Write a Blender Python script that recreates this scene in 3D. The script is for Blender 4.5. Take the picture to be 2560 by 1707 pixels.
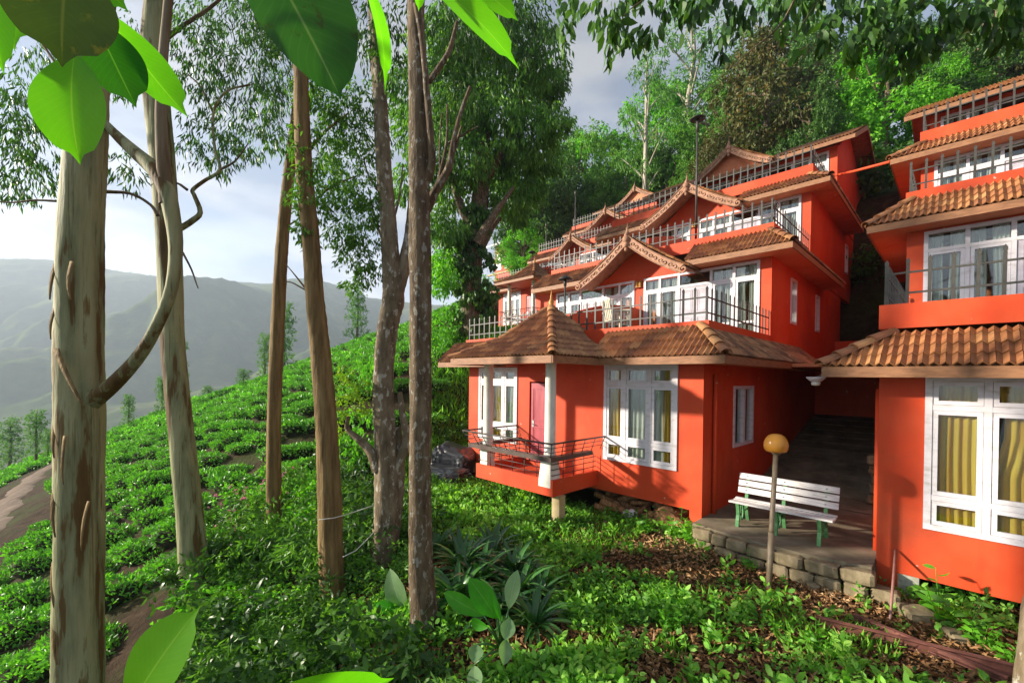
import bpy, bmesh, math, random
import numpy as np
from mathutils import Vector, Matrix, Quaternion

for _o in list(bpy.data.objects):
    bpy.data.objects.remove(_o, do_unlink=True)
scene = bpy.context.scene
COL = scene.collection
R = math.radians
rnd = random.Random(7)
rng = np.random.default_rng(11)

# ------------------------------------------------------------------ camera
# world axes: x runs along the house fronts (to the right), y into the hill, z up; z = 0 is the little patio
CAM = Vector((3.414, -8.44, 2.64))
CF = Vector((-0.7165, 0.6976, -0.0061)).normalized()      # view direction
CR = Vector((0.6976, 0.7164, 0.0128)).normalized()
CU = CR.cross(CF).normalized()
CR = CF.cross(CU).normalized()
FPX, CXP, CYP = 1089.5, 1280.0, 950.3                     # focal length and principal point for a 2560 px wide frame
cam_data = bpy.data.cameras.new('camera')
cam = bpy.data.objects.new('camera', cam_data)
COL.objects.link(cam)
cam.matrix_world = Matrix(((CR.x, CU.x, -CF.x, CAM.x), (CR.y, CU.y, -CF.y, CAM.y), (CR.z, CU.z, -CF.z, CAM.z), (0, 0, 0, 1)))
cam_data.sensor_width = 36.0
cam_data.sensor_fit = 'HORIZONTAL'
cam_data.lens = FPX / 2560 * 36.0
cam_data.shift_y = (CYP - 853.5) / 2560
cam_data.clip_start = 0.05
cam_data.clip_end = 20000
scene.camera = cam

# ------------------------------------------------------------------ sky, sun, exposure
SUN_EL = R(18)
SUN_AZ = Vector((-0.71, -0.704, 0)).normalized()          # where the sun stands: to the left of the view
sun_dir = Vector((SUN_AZ.x * math.cos(SUN_EL), SUN_AZ.y * math.cos(SUN_EL), math.sin(SUN_EL)))
sl = bpy.data.lights.new('sun', 'SUN')
sl.energy = 5.0
sl.angle = R(2.2)
sl.color = (1.0, 0.89, 0.74)
sun = bpy.data.objects.new('sun', sl)
COL.objects.link(sun)
sun.rotation_mode = 'QUATERNION'
sun.rotation_quaternion = sun_dir.to_track_quat('Z', 'Y')

world = bpy.data.worlds.new('World')
scene.world = world
world.use_nodes = True
wn, wl = world.node_tree.nodes, world.node_tree.links
wn.clear()
w_out = wn.new('ShaderNodeOutputWorld')
w_bg = wn.new('ShaderNodeBackground')
w_sky = wn.new('ShaderNodeTexSky')
w_sky.sky_type = 'NISHITA'
w_sky.sun_disc = False
w_sky.sun_elevation = SUN_EL
w_sky.sun_rotation = math.atan2(SUN_AZ.x, SUN_AZ.y)
w_sky.altitude = 1500
w_sky.air_density = 1.0
w_sky.dust_density = 1.5
w_tc = wn.new('ShaderNodeTexCoord')
w_map = wn.new('ShaderNodeMapping')
w_map.inputs['Scale'].default_value = (1.0, 1.0, 2.6)
w_no = wn.new('ShaderNodeTexNoise')
w_no.inputs['Scale'].default_value = 3.1
w_no.inputs['Detail'].default_value = 9
w_no.inputs['Roughness'].default_value = 0.56
w_rp = wn.new('ShaderNodeValToRGB')
w_rp.color_ramp.elements[0].position = 0.34
w_rp.color_ramp.elements[0].color = (0.45, 0.45, 0.45, 1)
w_rp.color_ramp.elements[1].position = 0.62
w_rp.color_ramp.elements[1].color = (0.88, 0.88, 0.88, 1)
# thin cloud veil: scatters the sky's own light, so it is a whitened, evened copy of the sky colour
w_bw = wn.new('ShaderNodeRGBToBW')
w_gain = wn.new('ShaderNodeMath'); w_gain.operation = 'MULTIPLY_ADD'
w_gain.inputs[1].default_value = 0.85
w_gain.inputs[2].default_value = 1.1
w_no2 = wn.new('ShaderNodeTexNoise')
w_no2.inputs['Scale'].default_value = 5.5
w_no2.inputs['Detail'].default_value = 8
w_rp2 = wn.new('ShaderNodeValToRGB')
w_rp2.color_ramp.elements[0].position = 0.40
w_rp2.color_ramp.elements[0].color = (0.55, 0.60, 0.74, 1)
w_rp2.color_ramp.elements[1].position = 0.60
w_rp2.color_ramp.elements[1].color = (1.12, 1.11, 1.12, 1)
w_cl = wn.new('ShaderNodeMix'); w_cl.data_type = 'RGBA'; w_cl.blend_type = 'MULTIPLY'
w_cl.inputs['Factor'].default_value = 1.0
w_mix = wn.new('ShaderNodeMix'); w_mix.data_type = 'RGBA'
wl.new(w_tc.outputs['Generated'], w_map.inputs['Vector'])
wl.new(w_map.outputs['Vector'], w_no.inputs['Vector'])
wl.new(w_map.outputs['Vector'], w_no2.inputs['Vector'])
wl.new(w_no.outputs['Fac'], w_rp.inputs['Fac'])
wl.new(w_no2.outputs['Fac'], w_rp2.inputs['Fac'])
wl.new(w_sky.outputs['Color'], w_bw.inputs['Color'])
wl.new(w_bw.outputs['Val'], w_gain.inputs[0])
wl.new(w_gain.outputs['Value'], w_cl.inputs['A'])
wl.new(w_rp2.outputs['Color'], w_cl.inputs['B'])
wl.new(w_rp.outputs['Color'], w_mix.inputs['Factor'])
wl.new(w_sky.outputs['Color'], w_mix.inputs['A'])
wl.new(w_cl.outputs['Result'], w_mix.inputs['B'])
wl.new(w_mix.outputs['Result'], w_bg.inputs['Color'])
w_bg.inputs['Strength'].default_value = 0.085
wl.new(w_bg.outputs['Background'], w_out.inputs['Surface'])

scene.view_settings.view_transform = 'Standard'
scene.view_settings.look = 'None'
scene.view_settings.gamma = 1.0
scene.view_settings.use_curve_mapping = False
scene.view_settings.exposure = 1.5
scene.render.engine = 'CYCLES'
scene.cycles.max_bounces = 6
scene.cycles.diffuse_bounces = 3
scene.cycles.glossy_bounces = 3
scene.cycles.transmission_bounces = 4
scene.cycles.transparent_max_bounces = 8
scene.cycles.volume_bounces = 0
scene.cycles.use_denoising = True
scene.cycles.use_adaptive_sampling = True
scene.cycles.sample_clamp_indirect = 6.0

# ------------------------------------------------------------------ helpers
def at(px, py, d):
    """the point of the place at depth d metres that lies under photo pixel (px, py)"""
    return CAM + (CF + CR * ((px - CXP) / FPX) - CU * ((py - CYP) / FPX)) * d
def D(x, y, d):                                            # the same for coordinates read off the 2352 px wide view
    return at(x * 1.08844, y * 1.08866, d)

def tag(o, label, cat, group=None, kind=None):
    if label: o['label'] = label
    if cat: o['category'] = cat
    if group: o['group'] = group
    if kind: o['kind'] = kind
    return o
def thing(name, label, cat, loc=(0, 0, 0), group=None):
    o = bpy.data.objects.new(name, None)
    o.empty_display_size = 0.2
    COL.objects.link(o)
    o.location = loc
    return tag(o, label, cat, group)
def link(name, me, mat=None, parent=None):
    o = bpy.data.objects.new(name, me)
    COL.objects.link(o)
    if mat is not None and len(me.materials) == 0:
        me.materials.append(mat)
    if parent is not None:
        o.parent = parent
        if parent.type == 'EMPTY':
            o.matrix_parent_inverse = Matrix.Translation(-Vector(parent.location))
    return o
def smooth_mesh(me, on=True):
    me.polygons.foreach_set('use_smooth', [on] * len(me.polygons))

class MB:
    """collects shapes into ONE mesh"""
    def __init__(self, xf=None):
        self.v, self.f, self.xf = [], [], xf
    def add(self, vs, fs):
        n = len(self.v)
        self.v += [tuple(p) for p in vs]
        self.f += [tuple(i + n for i in q) for q in fs]
        return self
    def box(self, x0, x1, y0, y1, z0, z1):
        return self.add([(x0, y0, z0), (x1, y0, z0), (x1, y1, z0), (x0, y1, z0), (x0, y0, z1), (x1, y0, z1), (x1, y1, z1), (x0, y1, z1)],
                        [(0, 3, 2, 1), (4, 5, 6, 7), (0, 1, 5, 4), (1, 2, 6, 5), (2, 3, 7, 6), (3, 0, 4, 7)])
    def beam(self, a, b, w, h, up=(0, 0, 1)):
        a, b, up = Vector(a), Vector(b), Vector(up)
        d = (b - a).normalized()
        s = d.cross(up)
        s = s.normalized() if s.length > 1e-5 else Vector((1, 0, 0))
        u = s.cross(d).normalized()
        s *= w / 2; u *= h / 2
        return self.add([a - s - u, a + s - u, a + s + u, a - s + u, b - s - u, b + s - u, b + s + u, b - s + u],
                        [(0, 3, 2, 1), (4, 5, 6, 7), (0, 1, 5, 4), (1, 2, 6, 5), (2, 3, 7, 6), (3, 0, 4, 7)])
    def prism(self, poly, off):
        """closed polygon (list of 3d points) extruded along off"""
        off = Vector(off)
        n = len(poly)
        p = [Vector(q) for q in poly]
        return self.add(p + [q + off for q in p],
                        [tuple(range(n))[::-1], tuple(range(n, 2 * n))] + [(i, (i + 1) % n, n + (i + 1) % n, n + i) for i in range(n)])
    def tube(self, pts, rad, n=8, cap=True, jit=0.0, rr=None):
        pts = [Vector(p) for p in pts]
        m = len(pts)
        if not hasattr(rad, '__len__'): rad = [rad] * m
        vs, fs = [], []
        ref = None
        for i, p in enumerate(pts):
            d = (pts[min(i + 1, m - 1)] - pts[max(i - 1, 0)]).normalized()
            if ref is None:
                ref = d.cross(Vector((0.3, 0.9, 0.2)))
                if ref.length < 1e-3: ref = d.cross(Vector((1, 0, 0)))
            s = (ref - d * ref.dot(d)).normalized()
            ref = s
            t = d.cross(s)
            for k in range(n):
                a = 2 * math.pi * k / n
                r = rad[i]
                if jit: r *= 1 + jit * (rr or rnd).uniform(-1, 1)
                vs.append(p + (s * math.cos(a) + t * math.sin(a)) * r)
        for i in range(m - 1):
            for k in range(n):
                k2 = (k + 1) % n
                fs.append((i * n + k, i * n + k2, (i + 1) * n + k2, (i + 1) * n + k))
        if cap:
            fs.append(tuple(range(n))[::-1]); fs.append(tuple((m - 1) * n + k for k in range(n)))
        return self.add(vs, fs)
    def lathe(self, prof, c, n=16):
        c = Vector(c)
        vs = [c + Vector((r * math.cos(2 * math.pi * k / n), r * math.sin(2 * math.pi * k / n), z)) for r, z in prof for k in range(n)]
        m = len(prof)
        fs = [(i * n + k, i * n + (k + 1) % n, (i + 1) * n + (k + 1) % n, (i + 1) * n + k) for i in range(m - 1) for k in range(n)]
        fs.append(tuple(range(n))[::-1]); fs.append(tuple((m - 1) * n + k for k in range(n)))
        return self.add(vs, fs)
    def mesh(self, name, smooth=False):
        me = bpy.data.meshes.new(name)
        v, f = self.v, self.f
        if self.xf:
            v = [self.xf(p) for p in v]
            if getattr(self.xf, 'flip', False): f = [q[::-1] for q in f]
        me.from_pydata([tuple(p) for p in v], [], f)
        if smooth: smooth_mesh(me)
        me.update()
        return me
    def build(self, name, mat=None, parent=None, smooth=False):
        return link(name, self.mesh(name, smooth), mat, parent)

def np_mesh(name, V, F):
    """V (n,3) float, F (m,k) int, k = 3 or 4, all alike"""
    me = bpy.data.meshes.new(name)
    V = np.asarray(V, np.float32); F = np.asarray(F, np.int32)
    k = F.shape[1]
    me.vertices.add(len(V)); me.vertices.foreach_set('co', V.ravel())
    me.loops.add(F.size); me.loops.foreach_set('vertex_index', F.ravel())
    me.polygons.add(len(F)); me.polygons.foreach_set('loop_start', np.arange(0, F.size, k, dtype=np.int32))
    me.update(calc_edges=True)
    me.validate()
    return me

# ------------------------------------------------------------------ materials
def nm(name):
    m = bpy.data.materials.new(name)
    m.use_nodes = True
    nt = m.node_tree
    b = nt.nodes['Principled BSDF']
    return m, nt.nodes, nt.links, b
def ramp(ns, stops):
    r = ns.new('ShaderNodeValToRGB')
    e = r.color_ramp.elements
    e[0].position, e[0].color = stops[0][0], (*stops[0][1], 1)
    e[1].position, e[1].color = stops[-1][0], (*stops[-1][1], 1)
    for p, c in stops[1:-1]:
        q = e.new(p); q.color = (*c, 1)
    return r
def noise(ns, ls, scale, detail=5, rough=0.55, mapping=None, coord='Object'):
    t = ns.new('ShaderNodeTexCoord'); n = ns.new('ShaderNodeTexNoise')
    n.inputs['Scale'].default_value = scale; n.inputs['Detail'].default_value = detail; n.inputs['Roughness'].default_value = rough
    if mapping:
        mp = ns.new('ShaderNodeMapping'); mp.inputs['Scale'].default_value = mapping
        ls.new(t.outputs[coord], mp.inputs['Vector']); ls.new(mp.outputs['Vector'], n.inputs['Vector'])
    else:
        ls.new(t.outputs[coord], n.inputs['Vector'])
    return n
def bump(ns, ls, src, b, strength=0.3, dist=0.02):
    bp = ns.new('ShaderNodeBump')
    bp.inputs['Strength'].default_value = strength; bp.inputs['Distance'].default_value = dist
    ls.new(src, bp.inputs['Height']); ls.new(bp.outputs['Normal'], b.inputs['Normal'])
def mixrgb(ns, ls, fac, a, b_, mode='MIX'):
    m = ns.new('ShaderNodeMix'); m.data_type = 'RGBA'; m.blend_type = mode
    for s, v in (('Factor', fac), ('A', a), ('B', b_)):
        if hasattr(v, 'links'): ls.new(v, m.inputs[s])
        elif s == 'Factor': m.inputs[s].default_value = v
        else: m.inputs[s].default_value = (*v, 1)
    return m.outputs['Result']
def m_noisy(name, c0, c1, scale=6, rough=0.7, mapping=None, bmp=0.2, dist=0.01, spec=0.4, mid=None, detail=6, lo=0.32, hi=0.68, metal=0.0):
    m, ns, ls, b = nm(name)
    n = noise(ns, ls, scale, detail, 0.6, mapping)
    r = ramp(ns, [(lo, c0)] + ([((lo + hi) / 2, mid)] if mid else []) + [(hi, c1)])
    ls.new(n.outputs['Fac'], r.inputs['Fac']); ls.new(r.outputs['Color'], b.inputs['Base Color'])
    b.inputs['Roughness'].default_value = rough; b.inputs['Specular IOR Level'].default_value = spec
    b.inputs['Metallic'].default_value = metal
    if bmp: bump(ns, ls, n.outputs['Fac'], b, bmp, dist)
    return m
def m_wall(name, base, stain, chalk):
    """painted render: cloudy fading, rain streaks, grime specks, a grainy surface"""
    m, ns, ls, b = nm(name)
    big = noise(ns, ls, 0.9, 4, 0.6); streak = noise(ns, ls, 1.3, 6, 0.6, (2.4, 2.4, 0.5)); speck = noise(ns, ls, 38, 3, 0.7)
    r1 = ramp(ns, [(0.38, base), (0.62, chalk)]); ls.new(big.outputs['Fac'], r1.inputs['Fac'])
    r2 = ramp(ns, [(0.56, (0, 0, 0)), (0.80, (0.5, 0.5, 0.5))]); ls.new(streak.outputs['Fac'], r2.inputs['Fac'])
    c = mixrgb(ns, ls, r2.outputs['Color'], r1.outputs['Color'], stain)
    r3 = ramp(ns, [(0.70, (0, 0, 0)), (0.78, (0.6, 0.6, 0.6))]); ls.new(speck.outputs['Fac'], r3.inputs['Fac'])
    c = mixrgb(ns, ls, r3.outputs['Color'], c, chalk)
    fl = noise(ns, ls, 7.5, 2, 0.45); r4 = ramp(ns, [(0.735, (0, 0, 0)), (0.75, (0.8, 0.8, 0.8))]); ls.new(fl.outputs['Fac'], r4.inputs['Fac'])
    c = mixrgb(ns, ls, r4.outputs['Color'], c, (0.62, 0.42, 0.33))
    gm = noise(ns, ls, 0.55, 7, 0.7); r5 = ramp(ns, [(0.52, (0, 0, 0)), (0.75, (0.55, 0.55, 0.55))]); ls.new(gm.outputs['Fac'], r5.inputs['Fac'])
    c = mixrgb(ns, ls, r5.outputs['Color'], c, (0.22, 0.05, 0.022))
    ls.new(c, b.inputs['Base Color'])
    b.inputs['Roughness'].default_value = 0.62; b.inputs['Specular IOR Level'].default_value = 0.3
    gr = noise(ns, ls, 60, 4, 0.6)
    bump(ns, ls, gr.outputs['Fac'], b, 0.25, 0.006)
    return m
def m_leaf(name, cols, trans=0.35, rough=0.5, spec=0.25, tcol=None, clump=0.55, gain=1.0):
    """leaf: colour varies from leaf to leaf and from spray to spray; some light passes through"""
    m, ns, ls, b = nm(name)
    g = ns.new('ShaderNodeNewGeometry')
    cols = [tuple(min(.8, c * gain) for c in q) for q in cols]
    k = len(cols)
    r = ramp(ns, [(i / max(1, k - 1), c) for i, c in enumerate(cols)])
    n = noise(ns, ls, clump, 3, 0.5)
    ad = ns.new('ShaderNodeMath'); ad.operation = 'MULTIPLY_ADD'
    ls.new(g.outputs['Random Per Island'], ad.inputs[0]); ad.inputs[1].default_value = 0.7
    sb = ns.new('ShaderNodeMath'); sb.operation = 'MULTIPLY_ADD'
    ls.new(n.outputs['Fac'], sb.inputs[0]); sb.inputs[1].default_value = 1.6; sb.inputs[2].default_value = -0.65
    ls.new(sb.outputs['Value'], ad.inputs[2])
    ls.new(ad.outputs['Value'], r.inputs['Fac'])
    ls.new(r.outputs['Color'], b.inputs['Base Color'])
    b.inputs['Roughness'].default_value = rough; b.inputs['Specular IOR Level'].default_value = spec
    t = ns.new('ShaderNodeBsdfTranslucent')
    tm = mixrgb(ns, ls, 1.0, r.outputs['Color'], tcol or (1.5, 1.7, 0.5), 'MULTIPLY')
    ls.new(tm, t.inputs['Color'])
    mx = ns.new('ShaderNodeMixShader'); mx.inputs['Fac'].default_value = trans
    out = ns['Material Output']
    ls.new(b.outputs['BSDF'], mx.inputs[1]); ls.new(t.outputs['BSDF'], mx.inputs[2]); ls.new(mx.outputs['Shader'], out.inputs['Surface'])
    return m
def m_tile(name):
    m, ns, ls, b = nm(name)
    oi = ns.new('ShaderNodeObjectInfo'); g = ns.new('ShaderNodeNewGeometry')
    ad = ns.new('ShaderNodeMath'); ad.operation = 'ADD'; fr = ns.new('ShaderNodeMath'); fr.operation = 'FRACT'
    ls.new(oi.outputs['Random'], ad.inputs[0]); ls.new(g.outputs['Random Per Island'], ad.inputs[1]); ls.new(ad.outputs[0], fr.inputs[0])
    r = ramp(ns, [(0, (0.27, 0.105, 0.042)), (0.4, (0.36, 0.145, 0.054)), (0.75, (0.42, 0.185, 0.068)), (1, (0.50, 0.25, 0.10))])
    ls.new(fr.outputs[0], r.inputs['Fac'])
    n = noise(ns, ls, 2.3, 6, 0.65); r2 = ramp(ns, [(0.42, (1, 1, 1)), (0.62, (0.30, 0.27, 0.20))]); ls.new(n.outputs['Fac'], r2.inputs['Fac'])
    c = mixrgb(ns, ls, 0.85, r.outputs['Color'], r2.outputs['Color'], 'MULTIPLY')
    n3 = noise(ns, ls, 24, 4, 0.7); r3 = ramp(ns, [(0.58, (0, 0, 0)), (0.72, (0.5, 0.5, 0.5))]); ls.new(n3.outputs['Fac'], r3.inputs['Fac'])
    c = mixrgb(ns, ls, r3.outputs['Color'], c, (0.09, 0.085, 0.05))
    ls.new(c, b.inputs['Base Color'])
    b.inputs['Roughness'].default_value = 0.55
    bump(ns, ls, n3.outputs['Fac'], b, 0.35, 0.01)
    return m
def m_bark(name, stops, scale=(9, 9, 0.7), ns_=1.0, bmp=0.6, dist=0.03, spots=None):
    m, ns, ls, b = nm(name)
    n = noise(ns, ls, ns_, 8, 0.62, scale)
    r = ramp(ns, stops); ls.new(n.outputs['Fac'], r.inputs['Fac'])
    c = r.outputs['Color']
    if spots:
        n2 = noise(ns, ls, spots[1], 4, 0.6, (1, 1, 0.6)); r2 = ramp(ns, [(0.57, (0, 0, 0)), (0.62, (0.85, 0.85, 0.85))]); ls.new(n2.outputs['Fac'], r2.inputs['Fac'])
        c = mixrgb(ns, ls, r2.outputs['Color'], c, spots[0])
    ls.new(c, b.inputs['Base Color'])
    b.inputs['Roughness'].default_value = 0.8; b.inputs['Specular IOR Level'].default_value = 0.25
    n3 = noise(ns, ls, ns_ * 2.2, 6, 0.65, scale)
    bump(ns, ls, n3.outputs['Fac'], b, bmp, dist)
    return m
def m_plain(name, c, rough=0.5, metal=0.0, spec=0.5, var=0.15, scale=9):
    c1 = tuple(min(1, x * (1 + var)) for x in c); c0 = tuple(x * (1 - var) for x in c)
    return m_noisy(name, c0, c1, scale, rough, None, 0.12, 0.004, spec, metal=metal)
def m_glass(name):
    m, ns, ls, b = nm(name)
    ns.remove(b)
    tr = ns.new('ShaderNodeBsdfTransparent'); tr.inputs['Color'].default_value = (0.86, 0.9, 0.88, 1)
    gl = ns.new('ShaderNodeBsdfGlossy'); gl.inputs['Roughness'].default_value = 0.03; gl.inputs['Color'].default_value = (0.9, 0.93, 0.95, 1)
    lw = ns.new('ShaderNodeLayerWeight'); lw.inputs['Blend'].default_value = 0.5
    pw = ns.new('ShaderNodeMath'); pw.operation = 'POWER'; pw.inputs[1].default_value = 2.4
    fr = ns.new('ShaderNodeMath'); fr.operation = 'MULTIPLY_ADD'; fr.inputs[1].default_value = 0.85; fr.inputs[2].default_value = 0.07
    ls.new(lw.outputs['Facing'], pw.inputs[0]); ls.new(pw.outputs[0], fr.inputs[0])
    wv = noise(ns, ls, 1.3, 2, 0.5); bp = ns.new('ShaderNodeBump'); bp.inputs['Strength'].default_value = 0.03; bp.inputs['Distance'].default_value = 0.05
    ls.new(wv.outputs['Fac'], bp.inputs['Height']); ls.new(bp.outputs['Normal'], gl.inputs['Normal'])
    mx = ns.new('ShaderNodeMixShader')
    ls.new(fr.outputs[0], mx.inputs['Fac']); ls.new(tr.outputs['BSDF'], mx.inputs[1]); ls.new(gl.outputs['BSDF'], mx.inputs[2])
    ls.new(mx.outputs['Shader'], ns['Material Output'].inputs['Surface'])
    return m
def m_cloth(name, c0, c1, trans=0.3, scale=(14, 14, 0.3)):
    m, ns, ls, b = nm(name)
    n = noise(ns, ls, 1.0, 4, 0.5, scale); r = ramp(ns, [(0.35, c0), (0.65, c1)]); ls.new(n.outputs['Fac'], r.inputs['Fac'])
    ls.new(r.outputs['Color'], b.inputs['Base Color']); b.inputs['Roughness'].default_value = 0.75
    t = ns.new('ShaderNodeBsdfTranslucent'); ls.new(r.outputs['Color'], t.inputs['Color'])
    mx = ns.new('ShaderNodeMixShader'); mx.inputs['Fac'].default_value = trans
    ls.new(b.outputs['BSDF'], mx.inputs[1]); ls.new(t.outputs['BSDF'], mx.inputs[2]); ls.new(mx.outputs['Shader'], ns['Material Output'].inputs['Surface'])
    return m

M = {}
M['wall'] = m_wall('orange_render', (0.57, 0.052, 0.010), (0.38, 0.032, 0.008), (0.62, 0.080, 0.022))
M['soffit'] = m_wall('soffit_render', (0.56, 0.17, 0.07), (0.34, 0.10, 0.04), (0.62, 0.22, 0.10))
M['white'] = m_noisy('white_gloss_paint', (0.44, 0.41, 0.40), (0.66, 0.63, 0.66), 5, 0.45, (1, 1, 2.5), 0.15, 0.004, lo=0.25, hi=0.5)
M['column'] = m_noisy('white_column_paint', (0.58, 0.55, 0.47), (0.80, 0.78, 0.70), 4, 0.6, (1, 1, 0.5), 0.15, 0.005)
M['door_white'] = m_noisy('lavender_door_paint', (0.36, 0.33, 0.37), (0.50, 0.47, 0.53), 4, 0.5, (1, 1, 2), 0.15, 0.004)
M['glass'] = m_glass('window_glass')
M['gold'] = m_cloth('gold_curtain', (0.80, 0.40, 0.02), (0.97, 0.70, 0.12), 0.4)
M['lace'] = m_cloth('white_curtain', (0.60, 0.60, 0.54), (0.80, 0.80, 0.75), 0.35)
M['tile'] = m_tile('roof_tile')
M['fascia'] = m_noisy('brown_fascia', (0.19, 0.085, 0.038), (0.33, 0.155, 0.07), 3, 0.6, (2, 2, 8), 0.3, 0.01)
M['carved'] = m_noisy('carved_timber', (0.23, 0.11, 0.06), (0.43, 0.23, 0.14), 7, 0.65, None, 0.4, 0.01)
M['finial'] = m_noisy('ochre_finial', (0.38, 0.17, 0.03), (0.58, 0.30, 0.06), 9, 0.5)
M['rail'] = m_noisy('grey_green_iron', (0.030, 0.029, 0.025), (0.070, 0.066, 0.056), 8, 0.5, None, 0.2, 0.003)
M['dark_iron'] = m_noisy('dark_iron', (0.035, 0.028, 0.024), (0.075, 0.06, 0.05), 7, 0.45, None, 0.2, 0.003)
M['ledge'] = m_noisy('dark_brown_ledge', (0.05, 0.03, 0.022), (0.10, 0.066, 0.05), 4, 0.5)
M['maroon'] = m_noisy('maroon_door', (0.30, 0.04, 0.06), (0.42, 0.075, 0.09), 4, 0.45, (2, 2, 0.4))
M['steel'] = m_plain('steel', (0.45, 0.45, 0.44), 0.35, 0.8)
M['concrete'] = m_noisy('mossy_concrete', (0.10, 0.085, 0.055), (0.24, 0.20, 0.145), 2.2, 0.85, None, 0.5, 0.02, mid=(0.17, 0.14, 0.09))
M['pillar'] = m_noisy('cream_pillar', (0.36, 0.27, 0.12), (0.52, 0.42, 0.24), 3, 0.8, None, 0.3, 0.01)
M['stone'] = m_noisy('wall_stone', (0.10, 0.08, 0.05), (0.30, 0.24, 0.15), 4.5, 0.85, None, 0.8, 0.03, mid=(0.2, 0.16, 0.09))
M['mortar'] = m_noisy('mortar', (0.06, 0.05, 0.035), (0.13, 0.11, 0.08), 9, 0.9, None, 0.6, 0.02)
M['black'] = m_plain('black', (0.015, 0.015, 0.015), 0.6)
M['soil'] = None
print('helpers ready')

# ------------------------------------------------------------------ terrain
def sstep(t):
    t = np.clip(t, 0, 1)
    return t * t * (3 - 2 * t)
def wob(x, y, s, seed=0.0):
    return (np.sin(x * s + 1.7 + seed) * np.cos(y * s * 1.13 + 0.4 - seed) + 0.6 * np.sin(x * s * 2.1 - y * s * 1.7 + 2.2 + seed) + 0.4 * np.cos(x * s * 3.7 + y * s * 3.1 + seed * 2)) / 2
def smin(a, b, k):
    h = np.clip(0.5 + 0.5 * (b - a) / k, 0, 1)
    return b * (1 - h) + a * h - k * h * (1 - h)
FX, FY = 0.71653, 0.69756                                   # horizontal view direction is (-FX, FY)
def cam2w(X, Y):
    return CAM.x + FY * X - FX * Y, CAM.y + FX * X + FY * Y
def ground(x, y):
    """height of the hillside, with the cut terraces the houses stand on"""
    x = np.asarray(x, float); y = np.asarray(y, float)
    dx, dy = x - CAM.x, y - CAM.y
    X = FY * dx + FX * dy
    Y = -FX * dx + FY * dy
    b = CAM.z - 4.5 + 0.376 * X + 0.34 * Y - 0.0021 * np.maximum(0, Y - 15) ** 2 - 0.004 * np.maximum(0, -X - 30) ** 1.6
    b = b + 0.12 * wob(x, y, 0.55) + 0.04 * wob(x, y, 2.3, 1.0) + 0.5 * wob(x, y, 0.09, 2.0) * sstep((Y - 12) / 20)
    pad = -0.40 + 0.18 * np.maximum(0, y - 1.5) + 0.05 * wob(x, y, 1.1, 3.0) + 0.12 * sstep((-x - 2) / 4)
    w1 = sstep((x + 14.5) / 6.2) * sstep((17 - y) / 3)
    w1 = w1 * (1 - sstep((-7.0 - x) / 1.0) * sstep((Y - 12.9) / 8.0))
    b1 = b + (smin(b, pad, 0.5) - b) * w1
    pad2 = 5.0 + 0.45 * np.maximum(0, y - 13.5) + 0.05 * wob(x, y, 1.1, 3.0)
    w2 = sstep((x + 23.0) / 3) * sstep((-9.5 - x) / 1.5) * sstep((30 - y) / 3) * sstep((y - 2) / 4)
    return b1 + (smin(b1, pad2, 0.8) - b1) * w2
def gz(x, y):
    return float(ground(x, y))
def G(px, py, dmax=200.0):
    """where the line of sight through photo pixel (px, py) meets the hillside"""
    ds = np.linspace(1.5, dmax, 4000)
    v = CF + CR * ((px - CXP) / FPX) - CU * ((py - CYP) / FPX)
    P = np.array(CAM)[None] + ds[:, None] * np.array(v)[None]
    below = P[:, 2] < ground(P[:, 0], P[:, 1])
    i = int(np.argmax(below)) if below.any() else len(ds) - 1
    return Vector(P[i]), float(ds[i])
def GD(x, y):
    return G(x * 1.08844, y * 1.08866)

def m_ground(name):
    m, ns, ls, b = nm(name)
    n1 = noise(ns, ls, 0.35, 6, 0.6); n2 = noise(ns, ls, 3.2, 8, 0.68); n3 = noise(ns, ls, 22, 5, 0.7)
    r = ramp(ns, [(0.3, (0.018, 0.011, 0.006)), (0.5, (0.040, 0.025, 0.013)), (0.72, (0.08, 0.052, 0.030))]); ls.new(n2.outputs['Fac'], r.inputs['Fac'])
    g = ramp(ns, [(0.3, (0.02, 0.045, 0.008)), (0.7, (0.06, 0.11, 0.02))]); ls.new(n3.outputs['Fac'], g.inputs['Fac'])
    k = ramp(ns, [(0.46, (0, 0, 0)), (0.64, (0.5, 0.5, 0.5))]); ls.new(n1.outputs['Fac'], k.inputs['Fac'])
    c = mixrgb(ns, ls, k.outputs['Color'], r.outputs['Color'], g.outputs['Color'])
    ls.new(c, b.inputs['Base Color']); b.inputs['Roughness'].default_value = 0.95; b.inputs['Specular IOR Level'].default_value = 0.1
    bump(ns, ls, n2.outputs['Fac'], b, 0.9, 0.12)
    return m
M['soil'] = m_ground('hillside_soil')
def axis(lo, hi, near, fine, coarse):
    xs = [near]
    for sgn, lim in ((1, hi), (-1, lo)):
        x, s, out = near, fine, []
        while (x < lim) if sgn > 0 else (x > lim):
            s = fine + (coarse - fine) * min(1, max(0, abs(x - near) - 12) / 90.0)
            x += sgn * s; out.append(x)
        xs = xs + out if sgn > 0 else out[::-1] + xs
    return np.array(xs)
ax, ay = axis(-190, 150, 0, 0.33, 6), axis(-16, 190, 6, 0.33, 6)
gx, gy = np.meshgrid(ax, ay, indexing='ij')
wx, wy = cam2w(gx, gy)
V = np.stack([wx, wy, ground(wx, wy)], -1).reshape(-1, 3)
ni, nj = gx.shape
ii, jj = np.meshgrid(np.arange(ni - 1), np.arange(nj - 1), indexing='ij')
idx = (ii * nj + jj).ravel()
F = np.stack([idx, idx + nj, idx + nj + 1, idx + 1], -1)
me = np_mesh('hillside', V, F); smooth_mesh(me)
o = link('hillside_ground', me, M['soil']); o['kind'] = 'structure'

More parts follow.
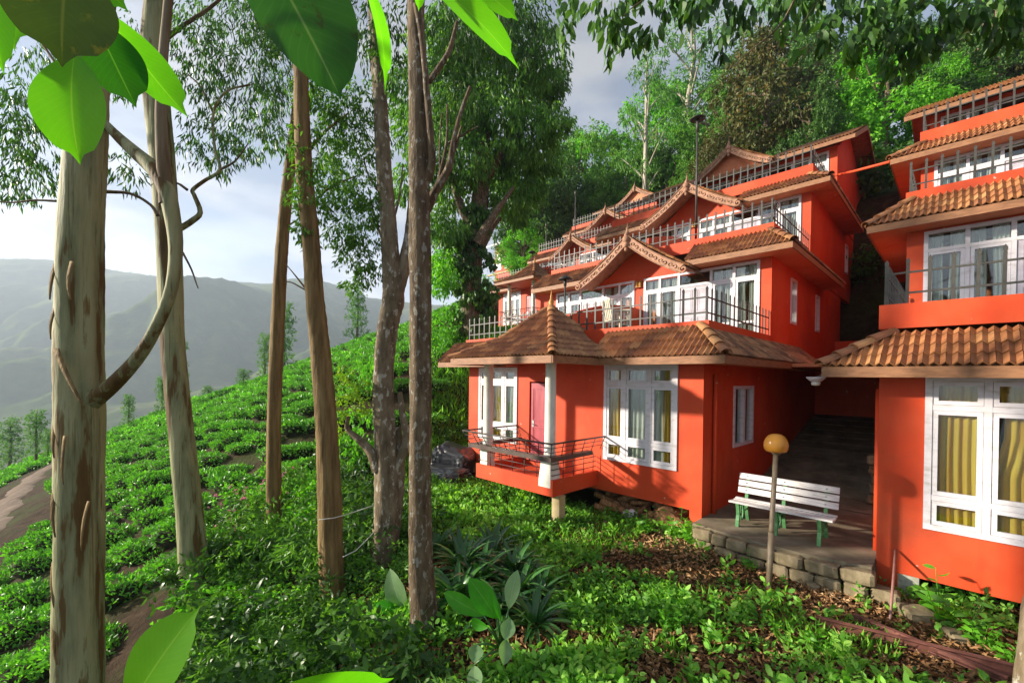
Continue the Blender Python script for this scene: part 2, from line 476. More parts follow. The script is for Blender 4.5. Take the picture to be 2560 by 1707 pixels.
# dirt road on the far left, laid over the slope
M['road'] = m_noisy('dirt_road', (0.07, 0.045, 0.027), (0.17, 0.115, 0.072), 2.6, 0.95, None, 0.4, 0.02, mid=(0.12, 0.08, 0.05), detail=9)
def drape_strip(pts, half, lift, n=60, m=6):
    P = np.array(pts, float)
    t = np.linspace(0, len(P) - 1, n)
    k = np.minimum(t.astype(int), len(P) - 2); f = (t - k)[:, None]
    Pm = np.vstack([2 * P[0] - P[1], P, 2 * P[-1] - P[-2]])
    a, b_, c, d = Pm[k], Pm[k + 1], Pm[k + 2], Pm[k + 3]
    Q = 0.5 * ((2 * b_) + (-a + c) * f + (2 * a - 5 * b_ + 4 * c - d) * f ** 2 + (-a + 3 * b_ - 3 * c + d) * f ** 3)
    T = np.gradient(Q, axis=0); T /= np.linalg.norm(T, axis=1)[:, None]
    S = np.stack([-T[:, 1], T[:, 0]], 1)
    vs = []
    for j in range(m + 1):
        e = (j / m * 2 - 1)
        hw = half * (1 + 0.22 * np.sin(np.arange(n) * 0.7) + 0.12 * np.sin(np.arange(n) * 1.9 + 2 * (e > 0)))
        X = Q + S * (e * hw)[:, None]
        vs.append(np.stack([X[:, 0], X[:, 1], ground(X[:, 0], X[:, 1]) + lift - 0.30 * abs(e) ** 3], 1))
    V = np.stack(vs, 1).reshape(-1, 3)
    ii, jj = np.meshgrid(np.arange(n - 1), np.arange(m), indexing='ij')
    q = (ii * (m + 1) + jj).ravel()
    return V, np.stack([q, q + m + 1, q + m + 2, q + 1], -1)
rp = [GD(x, y)[0] for x, y in ((128, 1064), (88, 1088), (48, 1122), (10, 1165), (-45, 1230), (-110, 1330))]
rp = [(p.x, p.y) for p in rp]
V, F = drape_strip(rp, 0.95, 0.10)
me = np_mesh('dirt_road', V, F); smooth_mesh(me)
o = link('dirt_road', me, M['road']); o['kind'] = 'structure'

# the mountain across the valley
def m_mountain():
    m, ns, ls, b = nm('mountain_grass')
    n1 = noise(ns, ls, 0.006, 8, 0.62); n2 = noise(ns, ls, 0.03, 7, 0.65)
    r = ramp(ns, [(0.30, (0.030, 0.055, 0.014)), (0.5, (0.075, 0.115, 0.03)), (0.66, (0.16, 0.17, 0.065)), (0.8, (0.22, 0.19, 0.10))])
    ad = ns.new('ShaderNodeMath'); ad.operation = 'MULTIPLY_ADD'; ad.inputs[1].default_value = 0.5
    ls.new(n2.outputs['Fac'], ad.inputs[0])
    mu = ns.new('ShaderNodeMath'); mu.operation = 'MULTIPLY'; mu.inputs[1].default_value = 0.5
    ls.new(n1.outputs['Fac'], mu.inputs[0]); ls.new(mu.outputs[0], ad.inputs[2]); ls.new(ad.outputs[0], r.inputs['Fac'])
    ls.new(r.outputs['Color'], b.inputs['Base Color']); b.inputs['Roughness'].default_value = 1.0; b.inputs['Specular IOR Level'].default_value = 0.0
    return m
RU = [-6, -3, -2.2, -1.7, -1.35, -1.175, -1.075, -.975, -.875, -.776, -.726, -.616, -.526, -.436, -.386, -.326, -0.2, 0.1, 0.5, 1, 2, 4]
RV = [.10, .17, .20, .235, .24, .236, .246, .242, .229, .214, .210, .200, .206, .211, .200, .176, .16, .17, .2, .22, .2, .15]
def mountain(X, Y):
    u = X / np.maximum(Y, 200.0)
    ridge = np.interp(X / 1500.0, RU, RV) * 1500.0
    f1 = wob(X, Y * 0.5, 0.006, 0.3); f2 = wob(X, Y * 0.6, 0.017, 1.1); f3 = wob(X, Y, 0.045, 2.1)
    t = sstep((Y - 330 + 60 * f1) / 1170.0)
    gul = np.abs(np.sin(X * 0.0125 + 1.6 * f1 + 0.7 * np.sin(Y * 0.004))) * 0.6 + 0.4 * np.abs(np.sin(X * 0.031 + 2.0 * f2 + Y * 0.002))
    fold = (1 - np.abs(2 * t - 1)) 
    h = -95 + (ridge + 95) * t + fold * (62 * f1 + 40 * f2 + 10 * f3 - 62 * (1 - gul) ** 2) + 2.0 * f3
    h = np.where(Y > 1500, h - 0.35 * (Y - 1500), h)
    return h
mx_, my_ = np.concatenate([np.linspace(-5200, -2700, 50), np.linspace(-2680, 300, 420), np.linspace(330, 3600, 60)]), np.concatenate([np.linspace(130, 700, 50), np.linspace(710, 1560, 110), np.linspace(1600, 2600, 10)])
gx, gy = np.meshgrid(mx_, my_, indexing='ij')
wx, wy = cam2w(gx, gy)
V = np.stack([wx, wy, mountain(gx, gy)], -1).reshape(-1, 3)
ni, nj = gx.shape
ii, jj = np.meshgrid(np.arange(ni - 1), np.arange(nj - 1), indexing='ij')
idx = (ii * nj + jj).ravel()
F = np.stack([idx, idx + nj, idx + nj + 1, idx + 1], -1)
me = np_mesh('mountain', V, F); smooth_mesh(me)
o = link('mountain_terrain', me, m_mountain()); o['kind'] = 'structure'
# valley floor, to the horizon on every side
mb = MB(); mb.add([(-9000, -9000, -130), (9000, -9000, -130), (9000, 9000, -130), (-9000, 9000, -130)], [(0, 1, 2, 3)])
o = mb.build('valley_ground', M['soil']); o['kind'] = 'structure'

# air over the valley
HZ = bpy.data.materials.new('valley_haze'); HZ.use_nodes = True
hn, hl = HZ.node_tree.nodes, HZ.node_tree.links
hn.clear()
ho = hn.new('ShaderNodeOutputMaterial'); hv = hn.new('ShaderNodeVolumePrincipled')
hv.inputs['Color'].default_value = (0.70, 0.83, 1.0, 1); hv.inputs['Density'].default_value = 0.00040; hv.inputs['Anisotropy'].default_value = 0.2
hl.new(hv.outputs['Volume'], ho.inputs['Volume'])
mb = MB(); mb.box(-8000, 8000, -8000, 8000, -133, 385)
o = mb.build('haze', HZ); o['kind'] = 'stuff'
HZ.cycles.homogeneous_volume = True
HZ.cycles.volume_sampling = 'DISTANCE'

# ------------------------------------------------------------------ roof tiles
TW, TL = 0.215, 0.255
def tile_mesh():
    mb = MB(); vs = []; n = 8
    for j, (v, dz) in enumerate(((-0.035, 0.026), (TL + 0.02, 0.004))):
        for i in range(n + 1):
            s = i / n
            vs.append((s * (TW - 0.004), v, dz + 0.025 * math.cos(4 * math.pi * s) + 0.025))
    for i in range(n + 1):
        p = vs[i]; vs.append((p[0], p[1] + 0.004, p[2] - 0.022))
    fs = [(i, i + 1, n + 2 + i, n + 1 + i) for i in range(n)] + [(2 * n + 2 + i, 2 * n + 3 + i, i + 1, i) for i in range(n)]
    mb.add(vs, fs)
    return mb.mesh('roof_tile')
TILE = tile_mesh(); TILE.materials.append(M['tile'])
def ridge_mesh():
    mb = MB(); n = 7; vs = []
    for v, r in ((-0.04, 0.105), (0.33, 0.085)):
        for i in range(n + 1):
            a = math.pi * i / n
            vs.append((r * math.cos(a), v, r * math.sin(a) * 0.85 + (0.018 if v < 0 else 0.0)))
    for i in range(n + 1):
        p = vs[i]; vs.append((p[0] * 0.85, p[1] + 0.003, p[2] * 0.85))
    mb.add(vs, [(i, i + 1, n + 2 + i, n + 1 + i) for i in range(n)] + [(2 * n + 2 + i, 2 * n + 3 + i, i + 1, i) for i in range(n)])
    return mb.mesh('ridge_tile')
RIDGE = ridge_mesh(); RIDGE.materials.append(M['tile'])

class TileBag:
    """lays tiles on roof planes; single=True makes every tile an object of its own, else all go into one mesh"""
    def __init__(self, parent, single=True, pool=None):
        self.parent, self.single, self.mb, self.rr = parent, single, MB(), random.Random(5)
        self.pool = pool
    def put(self, me, Mx, name):
        if self.single:
            self.pool.append((self.parent, me, Mx, name))
        else:
            self.mb.add([Mx @ v.co for v in me.vertices], [tuple(p.vertices) for p in me.polygons])
    @staticmethod
    def settle(pool, root, limit=285):
        """the tiles that show largest from where one stands become objects, the rest one part"""
        def area(e):
            p, n = e[2].translation, e[2].to_3x3() @ Vector((0, 0, 1))
            v = CAM - p; k = -v.dot(CF)
            if k < .5: return 0
            x, y = v.dot(CR) / -k * FPX, v.dot(CU) / -k * FPX
            if abs(x) > 1290 or not (-800 < y < 960): return 0
            return max(0.0, n.dot(v)) / v.length ** 3
        pool.sort(key=area, reverse=True)
        for par, me, Mx, name in pool[:limit]:
            o = link(name, me, None, par); o.matrix_basis = Mx
        mb = MB()
        for par, me, Mx, name in pool[limit:]:
            mb.add([Mx @ v.co for v in me.vertices], [tuple(p.vertices) for p in me.polygons])
        if mb.v:
            o = mb.build('roof_tiles', M['tile'], root); o['kind'] = 'stuff'
    def face(self, A, B, C, Dp):
        """A, B along the eave, C above B, Dp above A"""
        A, B, C, Dp = map(Vector, (A, B, C, Dp))
        u = (B - A).normalized(); n = u.cross(Dp - A)
        if n.length < 1e-6: n = u.cross(C - A)
        n.normalize()
        if n.z < 0:
            A, B, C, Dp = B, A, Dp, C
            u = (B - A).normalized(); n = -n
        v = n.cross(u)
        base = Matrix((( u.x, v.x, n.x, A.x), (u.y, v.y, n.y, A.y), (u.z, v.z, n.z, A.z), (0, 0, 0, 1)))
        inv = base.inverted()
        poly = [(inv @ p).to_2d() for p in (A, B, C, Dp)]
        q = []
        for p in poly:
            if not q or (p - q[-1]).length > 1e-3: q.append(p)
        if (q[0] - q[-1]).length < 1e-3: q.pop()
        edges = []
        for i in range(len(q)):
            a, b = q[i], q[(i + 1) % len(q)]
            e = (b - a).normalized()
            if abs(a.y) < 1e-3 and abs(b.y) < 1e-3: continue      # the eave stays open
            edges.append((a, Vector((-e.y, e.x))))                 # inward normal (counter-clockwise)
        inside = lambda p: min((p - a).dot(nn) for a, nn in edges)
        vmax = max(p.y for p in q); umin = min(p.x for p in q); umax = max(p.x for p in q)
        rows = max(1, int(math.ceil(vmax / TL - 0.15)))
        for r in range(rows):
            c0 = math.floor(umin / TW)
            for c in range(c0, int(umax / TW) + 1):
                x, y = c * TW + 0.02 * math.sin(r * 3.1), r * TL
                cs = [Vector((x + i * TW, y + j * TL)) for i in (0, 1) for j in (0.02, 0.98)]
                d = [inside(p) for p in cs]
                if max(d) < 0.02: continue
                j = self.rr.uniform
                Mx = base @ Matrix.Translation((x, y, 0.012)) @ Matrix.Rotation(j(-0.018, 0.018), 4, 'Z') @ Matrix.Rotation(j(-0.012, 0.02), 4, 'X')
                if min(d) > -0.03:
                    self.put(TILE, Mx, 'roof_tile')
                else:
                    bm = bmesh.new(); bm.from_mesh(TILE)
                    for a, nn in edges:
                        co = Vector((a.x - x, a.y - y, 0))
                        bmesh.ops.bisect_plane(bm, geom=bm.verts[:] + bm.edges[:] + bm.faces[:], plane_co=co, plane_no=Vector((-nn.x, -nn.y, 0)), clear_outer=True)
                    if len(bm.faces) >= 2:
                        me = bpy.data.meshes.new('roof_tile'); bm.to_mesh(me); me.materials.append(M['tile'])
                        self.put(me, Mx, 'roof_tile')
                    bm.free()
    def ridge(self, P, Q, side=None):
        P, Q = Vector(P), Vector(Q)
        L = (Q - P).length; d = (Q - P) / L
        s = d.cross(Vector((0, 0, 1))).normalized(); n = s.cross(d)
        k = max(1, round(L / 0.31))
        for i in range(k):
            p = P + d * (L * i / k)
            Mx = Matrix(((s.x, d.x, n.x, p.x), (s.y, d.y, n.y, p.y), (s.z, d.z, n.z, p.z), (0, 0, 0, 1))) @ Matrix.Rotation(self.rr.uniform(-.03, .03), 4, 'Z')
            self.put(RIDGE, Mx, 'ridge_tile')
    def done(self):
        if not self.single and self.mb.v:
            o = self.mb.build('roof_tiles', M['tile'], self.parent); o['kind'] = 'stuff'

# ------------------------------------------------------------------ house kit
PICKET = None
def picket_mesh(h=0.68):
    mb = MB()
    w, t = 0.020, 0.010
    mb.box(-w, w, -t, t, 0, h - 0.10)
    mb.box(-w * 0.75, w * 0.75, -t * 1.5, t * 1.5, h - 0.10, h - 0.085)
    mb.add([(-w * 1.15, -t, h - 0.085), (w * 1.15, -t, h - 0.085), (w * 1.15, t, h - 0.085), (-w * 1.15, t, h - 0.085),
            (-w * 1.15, -t, h - 0.04), (w * 1.15, -t, h - 0.04), (w * 1.15, t, h - 0.04), (-w * 1.15, t, h - 0.04), (0, 0, h)],
           [(0, 3, 2, 1), (0, 1, 5, 4), (1, 2, 6, 5), (2, 3, 7, 6), (3, 0, 4, 7), (4, 5, 8), (5, 6, 8), (6, 7, 8), (7, 4, 8)])
    me = mb.mesh('picket'); me.materials.append(M['rail'])
    return me
PICKET = picket_mesh()

def pane_grid(mb, x0, x1, z0, z1, y, xs, zs, bar, depth):
    """frame bars (white): outer frame, mullions xs, transoms zs"""
    mb.box(x0, x1, y, y + depth, z0, z0 + bar); mb.box(x0, x1, y, y + depth, z1 - bar, z1)
    mb.box(x0, x0 + bar, y, y + depth, z0 + bar, z1 - bar); mb.box(x1 - bar, x1, y, y + depth, z0 + bar, z1 - bar)
    for x in xs: mb.box(x - bar / 2, x + bar / 2, y + 0.003, y + depth - 0.003, z0 + bar, z1 - bar)
    xx = [x0] + list(xs) + [x1]
    for z in zs:
        for a, b in zip(xx[:-1], xx[1:]):
            mb.box(a + (bar if a == x0 else bar / 2), b - (bar if b == x1 else bar / 2), y + 0.006, y + depth - 0.006, z - bar / 2, z + bar / 2)
def curtain(xf, x0, x1, z0, z1, y, mat, parent, waves=5, amp=0.025, tie=0.0, seed=0):
    mb = MB(xf); n = waves * 8; m = 8
    rr = random.Random(seed); ph = rr.uniform(0, 6)
    vs = []
    for j in range(m + 1):
        t = j / m
        w = 1 - tie * math.sin(min(1, (1 - t) * 1.6) * math.pi / 1.0) if tie else 1.0
        for i in range(n + 1):
            s = i / n
            x = x0 + (x1 - x0) * s * w + 0.012 * math.sin(t * 5 + ph)
            vs.append((x, y + amp * math.sin(s * waves * 2 * math.pi + ph + 0.3 * math.sin(t * 4)) * (0.6 + 0.6 * (1 - t)), z0 + (z1 - z0) * t))
    mb.add(vs, [(j * (n + 1) + i, j * (n + 1) + i + 1, (j + 1) * (n + 1) + i + 1, (j + 1) * (n + 1) + i) for j in range(m) for i in range(n)])
    return mb.build('curtain', mat, parent, True)
def panes(xf, xs, zs, y, parent, bar, skip=()):
    for i, (a, b) in enumerate(zip(xs[:-1], xs[1:])):
        for j, (c, d) in enumerate(zip(zs[:-1], zs[1:])):
            if (i, j) in skip: continue
            mb = MB(xf); mb.box(a, b, y, y + 0.005, c, d); mb.build('pane', M['glass'], parent)
def big_window(xf, root, x0, x1, z0, z1, y, xs, zt, zb, cur, seed, lowpanes=True, full=True):
    """ground floor window: 3 columns, top lights, tall casements, low lights; frame, sashes, panes, curtains"""
    mb = MB(xf); bar = 0.075
    pane_grid(mb, x0, x1, z0, z1, y - 0.03, xs, [zt] + ([zb] if zb else []), bar, 0.10)
    w = mb.build('window', M['white'], root)
    if not full: return w
    cols = [x0 + bar] + [v for x in xs for v in (x - bar / 2, x + bar / 2)] + [x1 - bar]
    rows = [z0 + bar] + ([zb - bar / 2, zb + bar / 2] if zb else []) + [zt - bar / 2, zt + bar / 2] + [z1 - bar]
    for i in range(0, len(cols), 2):
        for j in range(0, len(rows), 2):
            a, b, c, d = cols[i] + .004, cols[i + 1] - .004, rows[j] + .004, rows[j + 1] - .004
            s = 0.055
            sb = MB(xf)
            pane_grid(sb, a, b, c, d, y - 0.018, [], [], s, 0.05)
            sb.build('sash', M['white'], w)
            gp = MB(xf); gp.box(a + s - .004, b - s + .004, y + 0.006, y + 0.011, c + s - .004, d - s + .004)
            gp.build('pane', M['glass'], w)
    for k, (a, b, mt, wv, tie) in enumerate(cur):
        curtain(xf, a, b, z0 + 0.05, z1 - 0.05, y + 0.075, mt, w, wv, 0.022, tie, seed * 7 + k)
    return w
def wall_y(xf, root, name, x0, x1, z0, z1, y, th, holes, mat):
    """wall in the plane y, openings cut out of it"""
    xs = sorted({x0, x1, *[h[0] for h in holes], *[h[1] for h in holes]})
    zs = sorted({z0, z1, *[h[2] for h in holes], *[h[3] for h in holes]})
    xs = [x for x in xs if x0 <= x <= x1]; zs = [z for z in zs if z0 <= z <= z1]
    mb = MB(xf)
    for a, b in zip(xs[:-1], xs[1:]):
        run = None
        for c, d in zip(zs[:-1], zs[1:]):
            solid = not any(h[0] <= a and b <= h[1] and h[2] <= c and d <= h[3] for h in holes)
            if solid: run = (run[0], d) if run else (c, d)
            if run and (not solid or d == zs[-1]):
                mb.box(a, b, y, y + th, run[0], run[1]); run = None
    return mb.build(name, mat, root)
def wall_x(xf, root, name, y0, y1, z0, z1, x, th, holes, mat):
    """wall in the plane x (outer face at x, thickness to -x)"""
    ys = sorted({y0, y1, *[h[0] for h in holes], *[h[1] for h in holes]})
    zs = sorted({z0, z1, *[h[2] for h in holes], *[h[3] for h in holes]})
    mb = MB(xf)
    for a, b in zip(ys[:-1], ys[1:]):
        run = None
        for c, d in zip(zs[:-1], zs[1:]):
            solid = not any(h[0] <= a and b <= h[1] and h[2] <= c and d <= h[3] for h in holes)
            if solid: run = (run[0], d) if run else (c, d)
            if run and (not solid or d == zs[-1]):
                mb.box(x - th, x, a, b, run[0], run[1]); run = None
    return mb.build(name, mat, root)

def railing(xf, root, segs, z, h=0.68, single=True, step=0.24):
    """iron railing: rails, and pickets as sub-parts"""
    mb = MB(xf)
    for (a, b) in segs:
        for zz in (0.16, 0.46):
            mb.beam((a[0], a[1], z + zz), (b[0], b[1], z + zz), 0.018, 0.028)
    spots = []
    for si, (a, b) in enumerate(segs):
        a, b = Vector(a), Vector(b); L = (b - a).length; n = max(1, round(L / step))
        for i in range(n + 1):
            if si > 0 and i == 0: continue
            p = a + (b - a) * (i / n)
            spots.append((p, math.atan2(b.y - a.y, b.x - a.x)))
    if single:
        r = mb.build('railing', M['rail'], root)
        for p, ang in spots:
            q = xf((p.x, p.y, z))
            o = link('picket', PICKET, None, r)
            o.matrix_basis = Matrix.Translation(q) @ Matrix.Rotation(ang, 4, 'Z') @ Matrix.Rotation(rnd.uniform(-.012, .012), 4, 'Y')
    else:
        for p, ang in spots:
            Mx = Matrix.Translation((p.x, p.y, z)) @ Matrix.Rotation(ang, 4, 'Z')
            mb.add([Mx @ v.co for v in PICKET.vertices], [tuple(q.vertices) for q in PICKET.polygons])
        r = mb.build('railing', M['rail'], root)
    return r

def barge(xf, root, P, Q, sag, w=0.26, t=0.07, single=True):
    """carved gable board from peak P down to foot Q, slightly hollow, with a row of scrolls"""
    P, Q = Vector(P), Vector(Q)
    n = 8; pts = []
    for i in range(n + 1):
        s = i / n
        p = P.lerp(Q, s); p.z -= sag * math.sin(math.pi * s) - (0.06 * s ** 3)
        pts.append(p)
    mb = MB(xf)
    top, bot = [], []
    for i, p in enumerate(pts):
        d = (pts[min(n, i + 1)] - pts[max(0, i - 1)]).normalized()
        nn = Vector((0, 1, 0)).cross(d)
        if nn.z < 0: nn = -nn
        top.append(p + nn * 0.04); bot.append(p - nn * (w - 0.04))
    off = Vector((0, t, 0))
    vs = [v for a, b in zip(top, bot) for v in (a, b, a + off, b + off)]
    fs = []
    for i in range(n):
        k = i * 4
        fs += [(k, k + 1, k + 5, k + 4), (k + 2, k + 6, k + 7, k + 3), (k, k + 4, k + 6, k + 2), (k + 1, k + 3, k + 7, k + 5)]
    fs += [(0, 2, 3, 1), (n * 4, n * 4 + 1, n * 4 + 3, n * 4 + 2)]
    mb.add(vs, fs)
    # raised edge mouldings
    for row, o_ in ((top, -0.02), (bot, 0.015)):
        mb.tube([p + Vector((0, -0.012, o_)) for p in row], 0.016, 5)
    bo = mb.build('barge_board', M['carved'], root)
    cv = MB(xf)
    L = (Q - P).length; k = int(L / 0.17)
    for i in range(k):
        s = (i + 0.6) / k
        f = s * n; a = min(n - 1, int(f)); p = pts[a].lerp(pts[a + 1], f - a)
        d = (pts[a + 1] - pts[a]).normalized(); nn = Vector((0, 1, 0)).cross(d)
        if nn.z < 0: nn = -nn
        c = p - nn * (w * 0.42)
        sg = 1 if i % 2 else -1
        sp = []
        for j in range(11):
            an = j / 10 * math.pi * 1.7 + (0 if sg > 0 else math.pi)
            r = 0.075 * (1 - 0.065 * j)
            sp.append(c + d * (r * math.cos(an)) + nn * (sg * r * math.sin(an) * 0.9) + Vector((0, -0.012, 0)))
        cv.tube(sp, [0.020 - 0.0011 * j for j in range(11)], 5)
    # foot scroll
    c = pts[-1] - Vector((0, 0.01, 0.10)); sp = []
    for j in range(16):
        an = j / 15 * math.pi * 2.6; r = 0.12 * (1 - 0.05 * j)
        sgx = 1 if Q.x > P.x else -1
        sp.append(c + Vector((sgx * r * math.cos(an + 1.4), 0, r * math.sin(an + 1.4))))
    cv.tube(sp, 0.032, 6)
    cv.build('carving', M['carved'], bo, True)
    return bo
def finial(xf, root, p, s=1.0, mat='carved'):
    mb = MB(xf)
    mb.lathe([(0.0, -0.02 * s), (0.10 * s, 0), (0.12 * s, 0.05 * s), (0.06 * s, 0.10 * s), (0.085 * s, 0.16 * s), (0.055 * s, 0.23 * s), (0.03 * s, 0.28 * s), (0.036 * s, 0.31 * s), (0.016 * s, 0.40 * s), (0.004 * s, 0.58 * s)], p, 10)
    f = mb.build('finial', M[mat], root, True)
    return f

# ------------------------------------------------------------------ the houses
DY, DZ = 4.07, 2.93
def make_xf(ox, s, d=(0, 0, 0)):
    f = lambda p: Vector((ox + s * p[0] + d[0], p[1] + d[1], p[2] + d[2]))
    f.flip = s < 0
    return f
def door_leaf(xf, x0, x1, z0, z1, y, mat, parent, two=True):
    mb = MB(xf)
    mb.box(x0, x1, y, y + 0.04, z0, z1)
    xs = [x0, (x0 + x1) / 2, x1] if two else [x0, x1]
    H = z1 - z0
    for a, b in zip(xs[:-1], xs[1:]):
        for c, d in ((0.06, 0.44), (0.52, 0.94)):
            m_ = 0.07; p0, p1, q0, q1 = a + m_, b - m_, z0 + H * c, z0 + H * d
            for k, r in ((0.0, 0.012), (0.045, 0.006)):
                mb.box(p0 + k, p1 - k, y - r, y, q0 + k, q0 + k + .02); mb.box(p0 + k, p1 - k, y - r, y, q1 - k - .02, q1 - k)
                mb.box(p0 + k, p0 + k + .02, y - r, y, q0 + k + .02, q1 - k - .02); mb.box(p1 - k - .02, p1 - k, y - r, y, q0 + k + .02, q1 - k - .02)
    o = mb.build('door', mat, parent)
    return o
def facade_group(xf, root, xs, z0, zt, z1, y, kinds, seed, single):
    """upper floor glazing: fanlights over casements and panelled doors"""
    bar = 0.07; x0, x1 = xs[0], xs[-1]
    mb = MB(xf)
    pane_grid(mb, x0, x1, z0, z1, y - 0.03, xs[1:-1], [zt], bar, 0.10)
    for i, kd in enumerate(kinds):
        a = xs[i] + (bar if i == 0 else bar / 2); b = xs[i + 1] - (bar if i == len(kinds) - 1 else bar / 2)
        if kd == 'w' :
            pane_grid(mb, a + .003, b - .003, z0 + bar + .003, zt - bar / 2 - .003, y - 0.015, [], [z0 + 0.45], 0.06, 0.05)
    w = mb.build('window', M['white'], root)
    for i, kd in enumerate(kinds):
        a = xs[i] + (bar if i == 0 else bar / 2); b = xs[i + 1] - (bar if i == len(kinds) - 1 else bar / 2)
        g = MB(xf); g.box(a - .003, b + .003, y + .02, y + .025, zt + bar / 2 - .003, z1 - bar + .003); g.build('pane', M['glass'], w)
        if kd == 'w':
            for c, d in ((z0 + bar + .06, z0 + .42), (z0 + .48, zt - bar / 2 - .06)):
                g = MB(xf); g.box(a + .058, b - .058, y + .01, y + .015, c - .003, d + .003); g.build('pane', M['glass'], w)
            if single or i % 2 == 0:
                wd = (b - a)
                for q, (e, f_) in enumerate(((a, a + wd * 0.42), (b - wd * 0.42, b))):
                    curtain(xf, e, f_, z0 + .02, z1 - .02, y + .085 + .02 * q, M['lace'], w, 4, 0.022, 0, seed * 11 + i * 3 + q)
        else:
            door_leaf(xf, a, b, z0 + .02, zt - bar / 2 - .004, y - .005, M['door_white'], w)
    return w
def wall_lamp(xf, root, x, y, z):
    mb = MB(xf)
    for dx in (-0.055, 0.055):
        mb.box(x + dx - .035, x + dx + .035, y - .02, y - .001, z - .10, z + .10)
        mb.lathe([(0.028, -.085), (0.04, -.06), (0.045, .02), (0.034, .07), (0.015, .09)], (x + dx, y - .06, z), 8)
        mb.box(x + dx - .048, x + dx + .048, y - .11, y - .012, z - .10, z - .085); mb.box(x + dx - .04, x + dx + .04, y - .10, y - .012, z + .088, z + .10)
    return mb.build('wall_lamp', M['finial'], root)
def skirt_z(k): return 3.08 + 2.90 * k

